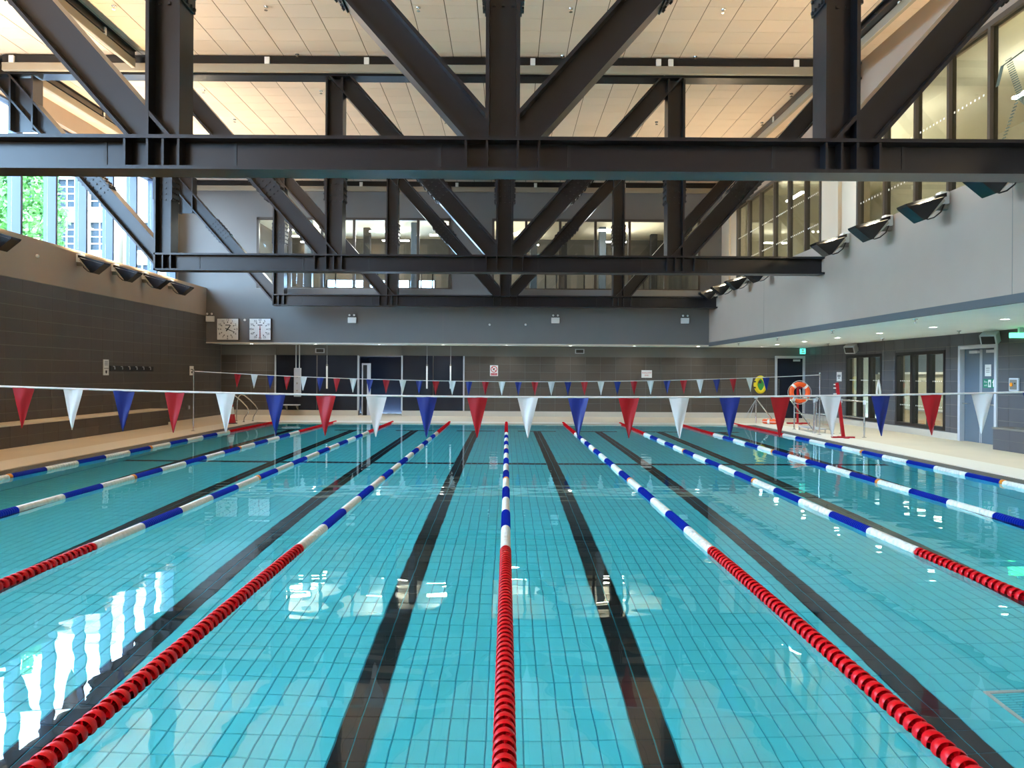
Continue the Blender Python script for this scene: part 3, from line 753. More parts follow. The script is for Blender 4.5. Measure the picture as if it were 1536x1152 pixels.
for (x, y0, y1) in ((7.9, 10.1, 18.8), (-12.3, 19.6, 28.7), (-9.3, 10.1, 18.8)):
    o = tag(MB().hbeam((0, 0, 0), (y1 - y0, 0, 0), 0.2, 0.16, 0.02, 0.02).build('edge_beam', 'steel'), {7.9: 'slim dark steel beam under the right ceiling edge', -12.3: 'slim dark steel beam under the left ceiling edge', -9.3: 'slim dark steel beam beside nearest truss upper left brace'}[x], 'beam')
    o.rotation_euler = (0, 0, PI / 2); o.location = (x + (0.12 if x < 0 else -0.02), y0, 9.5)

# ================================================================= UPLIGHTS ON THE LEDGES
def make_uplight(label, group):
    u = thing('floodlight', label, 'floodlight', (0, 0, 0), group)
    MB().prism([(0.13, 0.045), (0.80, -0.13), (0.50, -0.37), (0.44, -0.35)], -0.17, 0.17, 'Y').build('hood', 'hood', u)
    MB().prism([(0.16, 0.066), (0.76, -0.104), (0.76, -0.12), (0.16, 0.05)], -0.14, 0.14, 'Y').build('lens', 'lens', u)
    for q in (-0.165, 0.165): MB().prism([(0.12, 0.06), (0.12, 0.115), (0.82, -0.085), (0.80, -0.13)], q - 0.008, q + 0.008, 'Y').build('visor', 'hood', u)
    MB().prism([(0.79, -0.13), (0.79, -0.078), (0.82, -0.085), (0.80, -0.13)], -0.17, 0.17, 'Y').build('visor', 'hood', u)
    MB().prism([(0.10, 0.05), (0.10, 0.12), (0.12, 0.115), (0.13, 0.07)], -0.17, 0.17, 'Y').build('visor', 'hood', u)
    MB().prism([(0.10, -0.02), (0.14, 0.06), (0.46, -0.33), (0.40, -0.33)], -0.12, 0.12, 'Y').build('housing', 'offw', u)
    MB().box(0.0, 0.16, -0.09, 0.09, -0.06, 0.16).build('bracket_box', 'white', u, bevel=0.01)
    MB().box(0.0, 0.36, -0.05, 0.05, -0.16, -0.06).build('arm', 'gutter', u, bevel=0.01)
    MB().tube([(0.08, 0.06, -0.06), (0.14, 0.06, -0.20), (0.26, 0.05, -0.30), (0.36, 0.03, -0.33), (0.42, 0.0, -0.30)], 0.012, 6).build('cable', 'blackm', u, smooth=True)
    return u
ups = []
ORD = ['nearest', 'second', 'third', 'fourth']
def place_uplights(side, ylist, labels, group):
    for y, lb in zip(ylist, labels):
        if not ups: u = make_uplight(lb, group)
        else: u = copy_tree(ups[0])
        u['label'] = lb; u['group'] = group
        if side < 0: u.location = (XL, y, 4.80)
        else: u.location = (XRW, y, 4.90); u.rotation_euler = (0, 0, PI)
        ups.append(u)
        sx = 1 if side < 0 else -1
        lx = XL + 0.45 if side < 0 else XRW - 0.45
        area((lx, y, 4.86), (0.27 if side < 0 else -0.38, 0, 1), 0.5, 0.28, UP_W * (0.80 if side < 0 else 1.0), (1, 0.75, 0.43))
place_uplights(-1, [17.1, 21.0, 22.87, 24.75, 26.65],
    ['black hooded floodlight cut off by the left frame edge, on the left parapet'] + ['black hooded floodlight on left parapet, %s of the group of four' % w for w in ('first from the camera', 'second from the camera', 'third from the camera', 'last, closest to the clocks')], 'floodlights on the left parapet')
place_uplights(1, [11.8, 13.8, 15.8, 17.8, 22.9, 24.9, 26.6, 28.3],
    ['black hooded floodlight on right wall, partly hidden by the nearest truss chord', 'black hooded floodlight on right wall, largest one seen whole', 'black hooded floodlight on right wall, middle of the three seen whole', 'black hooded floodlight on right wall, just above the middle truss end',
     'black hooded floodlight on right wall, tucked right below the middle truss chord', 'black hooded floodlight on right wall, third from the far bulkhead', 'black hooded floodlight on right wall, second from the far bulkhead', 'black hooded floodlight on right wall, closest to the far bulkhead'], 'floodlights on the right wall')
# the same rows go on towards and behind the camera, outside the view
place_uplights(-1, [-10.5, -8.6, -6.7, -4.8, 1.7, 3.6, 5.5, 7.4, 11.4, 13.3, 15.2], ['black hooded floodlight on left parapet, nearer than the view shows'] * 11, 'floodlights nearer than the view')
place_uplights(1, [-9.8, -7.8, -5.8, -3.8, 0.6, 2.6, 4.6, 6.6], ['black hooded floodlight on right wall, nearer than the view shows'] * 8, 'floodlights nearer than the view')

# ================================================================= DOWNLIGHTS AND SPRINKLERS
dl = thing('downlight', 'x', 'downlight', (0, 0, 0), 'x')
MB().lathe([(0.075, -0.004), (0.11, -0.008), (0.11, 0.0), (0.075, 0.0)], 16, closed=True).build('rim', 'white', dl)
MB().lathe([(0.075, -0.003), (0.075, 0.0)], 16).build('lens', 'glowc', dl)
first = True
def put_down(x, y, label, group):
    global first
    o = dl if first else copy_tree(dl); first = False
    o.location = (x, y, ZS); o['label'] = label; o['group'] = group
    area((x, y, ZS - 0.03), (0, 0, -1), 0.14, 0.14, DOWN_W if x == 10.0 else FAR_W, (0.96, 1.0, 0.98), 2.4)
ORDW = ['first', 'second', 'third', 'fourth', 'fifth', 'sixth', 'seventh', 'eighth', 'ninth']
for k in range(-1, 6):
    put_down(10.0, 15.45 + 2.6 * k, 'round recessed downlight over the right deck, %s from the camera' % ORDW[k + 1], 'downlights over the right deck')
for k in range(9):
    put_down(-10.2 + 2.55 * k, 30.75, 'round recessed downlight in low ceiling at far end, %s from the left' % ORDW[k], 'downlights over the far deck')
for y in (2.5, 7.5): area((10.0, y, ZS - 0.03), (0, 0, -1), 0.14, 0.14, DOWN_W * 2, (0.96, 1.0, 0.98), 2.4)
sp = MB().lathe([(0.05, 0), (0.045, -0.015), (0.015, -0.02), (0.012, -0.07), (0.04, -0.075), (0.04, -0.082)], 10)
spm = sp.mesh('sprinkler_head', 'chrome')
for k in range(6):
    for j in range(4):
        tag(link('sprinkler_head', spm, None, (-8.48 + 3.27 * k, 16.5 + 2.45 * j, ZC)), 'tiny sprinkler head on high ceiling, %s from left, %s' % (ORDW[k], ('row ahead of middle truss', 'row close before middle truss', 'first row behind middle truss', 'second row behind middle truss')[j]), 'sprinkler', 'sprinklers on the high ceiling')
for x in (8.25, 11.4):
    for k in range(5):
        tag(link('sprinkler_head', spm, None, (x, 11.6 + 3.95 * k + (0 if x < 9 else -0.1), ZS)), 'tiny sprinkler head on low ceiling, %s row, %s from the camera' % ('pool side' if x < 9 else 'wall side', ORDW[k]), 'sprinkler', 'sprinklers on the low ceiling')

# ================================================================= LANE ROPES
PITCH = 0.0833
def disc_mesh(name, material, r=0.056, seg=18):
    m_ = MB(); h = PITCH / 2
    # open cup facing the near end, overlapping the next one
    m_.lathe([(r * 0.93, -0.036), (r, -0.030), (r, -0.012), (r * 0.93, 0.012), (r * 0.74, 0.030), (0.02, h), (0.016, h), (0.016, 0.018), (r * 0.66, 0.012), (r * 0.84, -0.006), (r * 0.89, -0.030)], seg, 'Y', closed=True)
    # hub and spiral vanes inside the cup
    m_.lathe([(0.015, -h), (0.015, h)], 8, 'Y')
    for b in range(3):
        q0 = b * 2 * PI / 3; K = 5; n = len(m_.v)
        for i in range(K):
            t = i / (K - 1); q = q0 + t * 0.5; yy = -0.030 + t * 0.045
            for w in (-0.10, 0.10):
                for rr in (0.013, r * (0.90 - 0.22 * t)):
                    m_.v.append((rr * math.cos(q + w), yy, rr * math.sin(q + w)))
        for i in range(K - 1):
            a = n + 4 * i
            m_.f += [(a, a + 1, a + 5, a + 4), (a + 2, a + 6, a + 7, a + 3)]
        m_.f += [(n, n + 2, n + 3, n + 1)]
    me = m_.mesh(name, material, True)
    return me
red_disc = disc_mesh('red_float', 'red')
def seg_mesh(name, material, length, solid):
    m_ = MB(); n = round(length / PITCH)
    for k in range(n):
        c = (k + 0.5) * length / n
        if solid:
            h = length / n / 2
            m_.lathe([(0.044, -h + 0.003), (0.052, -h + 0.014), (0.052, h - 0.014), (0.044, h - 0.003)], 14, 'Y', (0, c, 0))
        else:
            for q in (-1, 1):
                cc = c + q * length / n / 4
                m_.lathe([(0.055, -0.013), (0.054, -0.003), (0.038, 0.012), (0.026, 0.012), (0.026, -0.013)], 14, 'Y', (0, cc, 0), closed=True)
    m_.lathe([(0.02, 0), (0.02, length)], 8, 'Y')
    return m_.mesh(name, material, True)
SEGW, SEGB = seg_mesh('white_float_section', 'wfl', 1.0, True), seg_mesh('blue_float_section', 'blue', 1.0, False)
SEGR = seg_mesh('red_float_section', 'red', 5.0, False)
orm = MB().lathe([(0.046, -0.05), (0.055, -0.035), (0.055, 0.035), (0.046, 0.05)], 14, 'Y').mesh('orange_float', 'orange', True)
names = {-4: 'far left rope along the left deck edge', -3: 'second lane rope from the left deck', -2: 'third lane rope from the left deck', -1: 'lane rope just left of the centre rope',
         0: 'centre lane rope running straight away from the camera', 1: 'lane rope just right of the centre rope', 2: 'third lane rope from the right deck', 3: 'second lane rope from the right deck', 4: 'far right rope along the right deck edge'}
ZR = 0.012
for k in range(-4, 5):
    X = k * LANE
    t = thing('lane_rope', 'red, white and blue floats, ' + names[k], 'lane rope', (X, 0, ZR), 'lane ropes on the water')
    MB().tube([(0, PY0 - 0.2, 0), (0, 27.65, 0)], 0.008, 6).build('cable', 'cable', t)
    if abs(k) <= 2:
        n = int(5.05 / PITCH)
        for i in range(n):
            y = 7.62 - (i + 0.5) * PITCH
            if y < 3.1: continue
            if abs(k) == 2 and y < 6.0: continue
            if abs(F * X / y) > 840: continue
            o = link('red_float', red_disc, t, (0, y, 0)); o.rotation_euler = (0, (i % 2) * PI / 4 + (i % 7) * 0.11, 0)
    else:
        link('red_float_section', SEGR, t, (0, 2.62, 0))
    for s_ in range(15):
        link('white_float_section' if s_ % 2 == 0 else 'blue_float_section', SEGW if s_ % 2 == 0 else SEGB, t, (0, 7.62 + s_, 0))
    link('red_float_section', SEGR, t, (0, 22.62, 0))
    for y in (12.62, 17.62):
        link('orange_float', orm, t, (0, y, 0.004))

# ================================================================= PENNANT LINES
def pennant_mesh(name, material, w, h, ph):
    m_ = MB(); NU, NV = 6, 8
    for j in range(NV + 1):
        t = j / NV; ww = w * (1 - t) + 0.008 * t
        for i in range(NU + 1):
            u = i / NU - 0.5
            yy = 0.012 * math.sin(5 * t + ph) * t + 0.010 * math.sin(u * 7 + 3 * t + ph) * (1 - t * 0.5)
            m_.v.append((u * ww, yy, -h * t))
    for j in range(NV):
        for i in range(NU):
            a = j * (NU + 1) + i; m_.f.append((a, a + 1, a + NU + 2, a + NU + 1))
    me = m_.mesh(name, material, True)
    return me
PEN = {c: [pennant_mesh('pennant', c, 0.205, 0.40, p) for p in (0.3, 2.2, 4.0)] for c in ('fred', 'fwhite', 'fblue')}
def cord_z(x): return 1.535 + 0.25 * (x / 9.16) ** 2
def flag_line(Y, x_first, step, n, label, cset, x0=-9.16, x1=9.16, dz=0.0, rot0=0):
    t = thing('pennant_line', label, 'bunting', (0, Y, 0), 'backstroke pennant lines')
    pts = [(x0 + (x1 - x0) * i / 40, 0, cord_z(x0 + (x1 - x0) * i / 40) + dz) for i in range(41)]
    MB().tube(pts, 0.010, 6).build('cord', 'cord', t, smooth=True)
    for i in range(n):
        x = x_first + i * step
        c = cset[i % 3]
        o = link({'fred': 'red_pennant', 'fwhite': 'white_pennant', 'fblue': 'blue_pennant'}[c], PEN[c][(i * 2 + i // 3) % 3], t, (x, 0, cord_z(x) + dz - 0.006))
        o.rotation_euler = (random.uniform(-0.06, 0.06), math.atan2(-(cord_z(x + 0.1) - cord_z(x - 0.1)), 0.2), random.uniform(-0.18, 0.18))
    return t
YF1, YF2 = 7.6, 22.6
s1 = 0.4985
xf = (35 - 760) * YF1 / F
flag_line(YF1, xf - 6 * s1, s1, 36, 'near line of red, white and blue pennants over the front water', ('fred', 'fwhite', 'fblue'), dz=-0.01)
flag_line(YF2, (356.6 - 760) * YF2 / F, 0.4850, 33, 'far line of red, white and blue pennants near the far end', ('fred', 'fwhite', 'fblue'), dz=0.005)
def post(x, y, label):
    p = thing('pennant_post', label, 'post', (x, y, 0.03), 'pennant posts')
    MB().tube([(0, 0, 0), (0, 0, 1.80)], 0.019, 10).build('pole', 'chrome', p, smooth=True)
    MB().lathe([(0.06, 0), (0.06, 0.012), (0.03, 0.02)], 14).build('base_collar', 'chrome', p)
    MB().lathe([(0.028, 1.76), (0.028, 1.81), (0.012, 1.83)], 10).build('cap', 'chrome', p)
post(-9.2, YF2, 'slim steel post holding the far pennant line on left deck edge')
post(9.2, YF2, 'slim steel post holding the far pennant line on right deck edge')

# ================================================================= BENCHES
def bench(y0, y1, side, label, topmat, tile):
    b = thing('tiled_bench', label, 'bench', (0, 0, 0.03))
    xa, xb = (XL + 0.004, XL + 0.60) if side < 0 else (XR - 0.60, XR - 0.004)
    xf_ = xb if side < 0 else xa
    MB().box(xa, xb, y0, y1, 0, 0.49).build('core', 'grout', b)
    out = 1 if side < 0 else -1
    wq, hq = 0.62, 0.245
    tmm = MB().box(min(0, out * 0.012), max(0, out * 0.012), 0.003, wq - 0.003, 0.003, hq - 0.003).mesh('tile', tile)
    y = y1 - wq
    while y > max(y0, 15.0) - 0.01:
        for k in range(2): link('tile', tmm, b, (xf_, y, k * hq))
        y -= wq
    if side > 0:
        for k in range(2): MB().box(xa, xb, y1, y1 + 0.012, k * hq + 0.003, (k + 1) * hq - 0.003).build('tile', tile, b)
    MB().box(min(xa, xb) - (0.03 if side > 0 else 0), max(xa, xb) + (0.03 if side < 0 else 0), y0, y1 + 0.02, 0.49, 0.535).build('seat_slab', topmat, b, bevel=0.006)
bench(2.0, 25.3, -1, 'long low tiled bench with cream seat slab along the left wall', 'deck', 'tile')
bench(6.0, 18.4, 1, 'low slate tiled bench beside the double door on the right', 'gutter', 'tile_r')

# ================================================================= WALL ITEMS ON THE BULKHEAD
def clock(px, py, label, sweep):
    p = onY(px, py, YB)
    c = thing('wall_clock', label, 'clock', (p.x, YB, p.z), 'square pool clocks')
    h = 0.43
    MB().box(-h, h, -0.07, 0.0, -h, h).build('case', 'frame', c, bevel=0.01)
    MB().box(-h + 0.02, h - 0.02, -0.078, -0.07, -h + 0.02, h - 0.02).build('dial', 'white', c)
    tk = MB().box(-0.014, 0.014, -0.083, -0.078, 0.245, 0.30).mesh('hour_mark', 'ink')
    for i in range(12):
        o = link('hour_mark', tk, c); o.rotation_euler = (0, i * PI / 6, 0)
        q = i * PI / 6; s_ = ('60' if i == 0 else str(i * 5)) if sweep else ('12' if i == 0 else str(i))
        text(s_, 0.12, 'ink', 'numeral', c, (0.36 * math.sin(q) * 1.0, -0.080, 0.36 * math.cos(q)), FACE_CAM)
    MB().box(-0.09, 0.09, -0.081, -0.078, 0.145, 0.175).build('maker_mark', 'ink', c)
    if sweep:
        MB().box(-0.012, 0.012, -0.090, -0.084, -0.33, 0.12).build('second_hand', 'signred', c)
    else:
        hm = MB().prism([(-0.022, -0.09), (0.022, -0.09), (0.016, 0.19), (-0.016, 0.19)], -0.090, -0.084).build('hour_hand', 'ink', c); hm.rotation_euler = (0, math.radians(36), 0)
        mm = MB().prism([(-0.016, -0.09), (0.016, -0.09), (0.010, 0.30), (-0.010, 0.30)], -0.096, -0.090).build('minute_hand', 'ink', c); mm.rotation_euler = (0, math.radians(112), 0)
    MB().lathe([(0.025, -0.10), (0.025, -0.078)], 12, 'Y').build('hub', 'ink', c)
clock(342.5, 494, 'square white wall clock with hour and minute hands on bulkhead', False)
clock(391, 494, 'square white pace clock with a single thin hand beside the wall clock', True)
def twin(px, py, label):
    p = onY(px, py, YB)
    c = thing('emergency_light', label, 'emergency light', (p.x, YB, p.z), 'twin emergency lights')
    MB().box(-0.16, 0.16, -0.10, 0, -0.12, 0.10).build('battery_box', 'white', c, bevel=0.012)
    for s_ in (-1, 1):
        o = MB().lathe([(0.03, 0.03), (0.055, -0.02), (0.055, -0.06), (0.045, -0.065)], 12, 'Y', (s_ * 0.09, -0.05, 0.18)).build('lamp_head', 'blackm', c)
        MB().lathe([(0.044, -0.07), (0.044, -0.062)], 12, 'Y', (s_ * 0.09, -0.05, 0.18)).build('lens', 'white', o)
        MB().box(s_ * 0.09 - 0.012, s_ * 0.09 + 0.012, -0.06, -0.04, 0.10, 0.15).build('stalk', 'blackm', c)
twin(316, 478, 'white twin spot emergency light left of the wall clocks')
twin(528.5, 480, 'white twin spot emergency light right of the pace clock')
twin(833, 480.5, 'white twin spot emergency light near the bulkhead middle')
twin(1027, 481, 'white twin spot emergency light near the right end of bulkhead')
det = MB().lathe([(0.045, 0), (0.045, -0.03), (0.03, -0.05)], 12, 'Y').mesh('detector', 'white', True)
for (px, py, lb) in ((367.5, 480, 'small white detector between the two wall clocks'), (734.5, 487, 'small white detector on bulkhead left of centre line'), (788.5, 487, 'small white detector on bulkhead right of centre line')):
    p = onY(px, py, YB); tag(link('detector', det, None, (p.x, YB, p.z)), lb, 'detector')
p = onX(55, 384, XL); o = tag(link('detector', det, None, (XL, p.y, p.z)), 'small white detector on the left painted parapet', 'detector'); o.rotation_euler = (0, 0, PI / 2)
MB().box(-2.5, -2.488, YB - 0.003, YB, ZS + 0.1, ZT).build('joint', 'gutter', bpy.data.objects['wall_bulkhead'])

# ================================================================= FAR WALL ITEMS
YW = YF - 0.001
p = onY(741, 556, YW)
sg = thing('no_diving_sign', 'white no diving sign with barred circle on the far wall', 'sign', (p.x, YW, p.z))
MB().box(-0.165, 0.165, -0.012, 0, -0.22, 0.22).build('plate', 'white', sg)
MB().lathe([(0.135, -0.018), (0.135, -0.012), (0.105, -0.012), (0.105, -0.018)], 28, 'Y', (0, 0, 0.06), closed=True).build('ring', 'signred', sg)
MB().obox((0, -0.016, 0.06), Vector((1, 0, -1)).normalized(), Vector((0, 1, 0)), Vector((1, 0, 1)).normalized(), 0.12, 0.003, 0.014).build('bar', 'signred', sg)
MB().prism([(-0.06, 0.03), (-0.02, 0.09), (0.03, 0.11), (0.06, 0.10), (0.03, 0.08), (0.0, 0.06), (-0.02, 0.01)], -0.0145, -0.012).build('diver_figure', 'ink', sg)
pl = MB().box(-0.135, 0.135, -0.015, -0.012, -0.19, -0.10).build('red_panel', 'signred', sg)
text('NO DIVING', 0.05, 'white', 'lettering', sg, (0, -0.0165, -0.145), FACE_CAM)
p = onY(970, 561, YW)
sg = thing('depth_sign', 'white sign reading shallow end on the far wall', 'sign', (p.x, YW, p.z))
MB().box(-0.215, 0.215, -0.012, 0, -0.155, 0.155).build('plate', 'white', sg)
text('SHALLOW', 0.085, 'signred', 'lettering', sg, (0, -0.0135, 0.045), FACE_CAM); text('END', 0.085, 'signred', 'lettering', sg, (0, -0.0135, -0.06), FACE_CAM)
for (px, py, lb) in ((480, 526, 'small wall vent grille above the navy panels'), (869.5, 527, 'small wall vent grille above the far tiles, right of no diving sign')):
    p = onY(px, py, YF)
    v = thing('vent_grille', lb, 'vent', (p.x, YF, p.z), 'far wall vents')
    MB().box(-0.19, 0.19, -0.03, 0, -0.095, -0.065).box(-0.19, 0.19, -0.03, 0, 0.065, 0.095).box(-0.19, -0.15, -0.03, 0, -0.065, 0.065).box(0.15, 0.19, -0.03, 0, -0.065, 0.065).build('frame', 'lgrey', v)
    MB().box(-0.15, 0.15, -0.012, 0, -0.065, 0.065).build('core', 'blackm', v)
    for k in range(4): MB().box(-0.15, 0.15, -0.022, -0.012, -0.055 + k * 0.032, -0.047 + k * 0.032).build('slat', 'gutter', v)
# shower column with two pipes
p0 = onY(446.5, 552, 31.35); p1 = onY(446.5, 595, 31.35)
sh = thing('shower_column', 'pale grey shower column hung from two pipes before navy panels', 'shower', (p0.x, 31.35, 0))
MB().box(-0.14, 0.14, -0.06, 0.06, p1.z, p0.z).build('body', 'lgrey', sh, bevel=0.015)
for s_ in (-1, 1): MB().tube([(s_ * 0.07, 0, p0.z), (s_ * 0.07, 0, ZS)], 0.022, 8).build('pipe', 'lgrey', sh, smooth=True)
for zz in (0.25, 0.55, 0.8): MB().lathe([(0.035, -0.08), (0.035, -0.06)], 10, 'Y', (0, 0, p1.z + zz)).build('knob', 'chrome', sh)
for (px, y1_, lb) in ((490.5, 583, 'white tube hanging on a cord right of the shower column'), (640.5, 583, 'white tube hanging on a cord, left of a pair'), (676, 583, 'white tube hanging on a cord, right of a pair')):
    a = onY(px, 548, 31.2); b = onY(px, y1_, 31.2)
    h = thing('hanging_tube', lb, 'hanging tube', (a.x, 31.2, 0), 'hanging tubes at far deck')
    MB().tube([(0, 0, b.z), (0, 0, a.z)], 0.034, 10).build('tube', 'white', h, smooth=True)
    MB().tube([(0, 0, a.z), (0, 0, ZS)], 0.007, 6).build('cord', 'lgrey', h)
    MB().lathe([(0.036, a.z - 0.03), (0.036, a.z + 0.02), (0.015, a.z + 0.05)], 10).build('top_cap', 'gutter', h)
p = onY(436, 607, 31.4)
st_ = thing('fold_down_seat', 'small pale fold down seat on navy panel behind blue pennant', 'seat', (p.x, YF, p.z))
MB().box(-0.3, 0.35, -0.42, 0, -0.03, 0.01).build('seat_board', 'lgrey', st_, bevel=0.008)
for s_ in (-0.2, 0.25): MB().prism([(0, -0.03), (-0.3, -0.03), (0, -0.25)], s_ - 0.02, s_ + 0.02, 'X').build('bracket', 'gutter', st_)
# exit signs and speakers
e1 = onY(1208, 527, 31.2)
es = thing('exit_sign', 'small lit teal exit sign over the far right door', 'exit sign', (min(e1.x, XR - 0.25), 31.2, e1.z))
MB().box(-0.11, 0.11, -0.03, 0.03, -0.11, 0.11).build('case', 'glowt', es, bevel=0.008)
MB().box(-0.05, 0.05, -0.034, -0.03, 0.01, 0.08).build('symbol', 'white', es); MB().box(-0.06, 0.06, -0.034, -0.03, -0.07, -0.02).build('arrow', 'white', es)
MB().tube([(0, 0, 0.11), (0, 0, ZS - e1.z)], 0.01, 6).build('stem', 'lgrey', es)
gx = onX(1531, 503, XR - 0.35)
es = thing('emergency_sign', 'lit green emergency sign under the low ceiling at right edge', 'exit sign', (XR - 0.35, gx.y, gx.z))
MB().box(-0.25, 0.25, -0.04, 0.04, -0.06, 0.06).build('diffuser', 'glowg', es, bevel=0.01); MB().box(-0.05, 0.05, -0.03, 0.03, 0.06, ZS - gx.z).build('bracket', 'lgrey', es)
for (px, py, lb) in ((1287, 521, 'small grey wall speaker above the far window of slate wall'), (1499, 503, 'grey wall speaker above the double door of slate wall')):
    p = onX(px, py, XR)
    s_ = thing('wall_speaker', lb, 'speaker', (XR, p.y, min(p.z, ZS - 0.2)), 'wall speakers')
    ax = Vector((-0.72, -0.55, -0.42)).normalized(); ay = Vector((0, 0, 1)).cross(ax).normalized(); az = ax.cross(ay)
    c = Vector((-0.28, -0.08, -0.0))
    MB().obox(c, ax, ay, az, 0.13, 0.19, 0.14).build('case', 'lgrey', s_, bevel=0.015)
    MB().obox(c + ax * 0.132, ax, ay, az, 0.006, 0.15, 0.10).build('grille', 'ink', s_)
    MB().box(-0.2, 0.0, -0.04, 0.04, -0.03, 0.05).build('bracket', 'lgrey', s_)
p = onX(1259, 565, XR)
sg = thing('pool_notice', 'white notice on slate wall left of the far window', 'notice', (XR, p.y, p.z))
MB().box(-0.012, 0, -0.2, 0.2, -0.17, 0.17).build('plate', 'white', sg)
for k, (w_, zz) in enumerate(((0.13, 0.05), (0.13, 0.01), (0.08, -0.05))): MB().box(-0.0145, -0.012, -w_, w_, zz - 0.014, zz + 0.014).build('text_line', 'ink', sg)
p = onX(1523, 577, XR)
ad = thing('call_point_box', 'pale framed wall box with round orange button by double door', 'wall box', (XR, p.y, p.z))
MB().box(-0.05, 0, -0.17, 0.17, -0.16, 0.16).build('case', 'lgrey', ad, bevel=0.01); MB().box(-0.055, -0.05, -0.13, 0.13, -0.12, 0.12).build('face', 'gutter', ad)
MB().lathe([(0.05, -0.07), (0.05, -0.055)], 14, 'X', (0, 0.06, 0)).build('button', 'orange', ad)
MB().lathe([(0.018, -0.066), (0.018, -0.055)], 10, 'X', (0, -0.07, 0.03)).build('lock', 'ink', ad)

# ================================================================= LEFT WALL ITEMS
p = onX(158, 551, XL)
sg = thing('wall_notice', 'tall white notice with arrow symbol beside the hook rail', 'notice', (XL, p.y, p.z))
MB().box(0, 0.02, -0.13, 0.16, -0.23, 0.23).build('plate', 'white', sg)
for k in range(4): MB().box(0.02, 0.023, -0.07, 0.10, 0.06 + k * 0.035, 0.072 + k * 0.035).build('text_line', 'ink', sg)
MB().box(0.02, 0.023, -0.11, 0.14, -0.035, -0.022).build('divider', 'ink', sg)
MB().prism([(-0.03, -0.09), (0.06, -0.09), (0.06, -0.15), (0.015, -0.19), (-0.03, -0.15)], 0.02, 0.023, 'X').build('symbol', 'ink', sg)
a = onX(164, 552, XL); b = onX(229, 553, XL)
hk = thing('hook_rail', 'dark wall rail with six pale hooks on left tiles', 'hook rail', (XL, a.y, a.z))
L = b.y - a.y
MB().box(0, 0.03, 0, L, -0.09, 0.07).build('rail', 'ink', hk, bevel=0.008)
hm = MB().tube([(0.03, 0, 0.05), (0.07, 0, 0.05), (0.08, 0.0, 0.0), (0.08, 0, -0.04)], 0.014, 8).mesh('hook', 'lgrey', True)
for k in range(6): link('hook', hm, hk, (0, L * (0.06 + k * 0.165), 0))
p = onX(287, 556, XL)
sg = thing('wall_notice', 'small white notice on left tiles below the clocks', 'notice', (XL, p.y, p.z))
MB().box(0, 0.02, -0.16, 0.16, -0.17, 0.17).build('plate', 'white', sg)
MB().box(0.02, 0.023, -0.11, 0.11, 0.03, 0.06).build('text_line', 'ink', sg); MB().box(0.02, 0.023, -0.05, 0.05, -0.10, -0.02).build('symbol', 'ink', sg)
p = onX(280.5, 611, XL)
ds = thing('wall_socket', 'small grey socket box low on the left tiles', 'socket', (XL, p.y, p.z))
MB().box(0, 0.08, -0.09, 0.09, -0.09, 0.09).build('case', 'gutter', ds, bevel=0.012); MB().box(0.08, 0.09, -0.06, 0.06, -0.06, 0.06).build('cover', 'lgrey', ds)

# ================================================================= DECK ITEMS
# traffic cone
cn = thing('traffic_cone', 'red traffic cone with white band on the left deck edge', 'cone', (-9.3, 26.0, 0.03))
MB().lathe([(0.20, 0), (0.20, 0.03), (0.155, 0.035)], 20).build('base', 'gyme', cn)
def cone_part(z0, z1, n, m_):
    r = lambda z: 0.155 - 0.125 * (z - 0.035) / 0.80
    MB().lathe([(r(z0), z0), (r(z1), z1)], 20).build(n, m_, cn, smooth=True)
cone_part(0.035, 0.33, 'lower_cone', 'fred'); cone_part(0.33, 0.58, 'white_band', 'white'); cone_part(0.58, 0.86, 'tip', 'fred')
# ladder grab rails
for (x, y, lb) in ((-9.15, 26.8, 'curved steel grab rail of pool ladder, nearer one'), (-9.05, 27.45, 'curved steel grab rail of pool ladder, farther one')):
    g = thing('grab_rail', lb, 'grab rail', (x, y, 0.03), 'pool ladder grab rails')
    pts = [(0.0, 0, 0.0), (0.03, 0, 0.16), (0.14, 0, 0.32), (0.17, 0, 0.44), (0.10, 0, 0.56), (-0.10, 0, 0.76), (-0.30, 0, 0.92), (-0.42, 0, 0.95), (-0.50, 0, 0.90), (-0.56, 0, 0.7), (-0.58, 0, 0.0)]
    MB().tube(pts, 0.02, 10).build('rail', 'chrome', g, smooth=True)
    for xx in (0.0, -0.58): MB().lathe([(0.045, 0), (0.045, 0.015), (0.022, 0.03)], 12, 'Z', (xx, 0, 0)).build('base_collar', 'chrome', g)
# lifebuoy on red stand
def torus(mb, c, R, r, axis, n=28, k=10, sq=1.0):
    base = len(mb.v)
    for i in range(n):
        q = 2 * PI * i / n
        for j in range(k):
            w_ = 2 * PI * j / k; rr = R + r * math.cos(w_); h = r * math.sin(w_) * sq
            if axis == 'Y': mb.v.append((c[0] + rr * math.cos(q), c[1] + h, c[2] + rr * math.sin(q)))
            elif axis == 'Z': mb.v.append((c[0] + rr * math.cos(q), c[1] + rr * math.sin(q), c[2] + h))
    for i in range(n):
        for j in range(k):
            mb.f.append((base + i * k + j, base + ((i + 1) % n) * k + j, base + ((i + 1) % n) * k + (j + 1) % k, base + i * k + (j + 1) % k))
    return mb
LBX, LBY = 10.52, 27.8
ls = thing('rescue_stand', 'red rescue stand with flat base carrying a lifebuoy', 'stand', (LBX, LBY, 0.03))
MB().box(-0.38, 0.42, -0.06, 0.06, 0, 0.05).box(-0.06, 0.06, -0.3, 0.3, 0, 0.045).build('base', 'fred', ls)
MB().box(-0.03, 0.03, -0.03, 0.03, 0.05, 1.52).build('pole', 'fred', ls)
MB().box(-0.02, 0.10, -0.10, -0.03, 1.28, 1.33).build('hook', 'fred', ls)
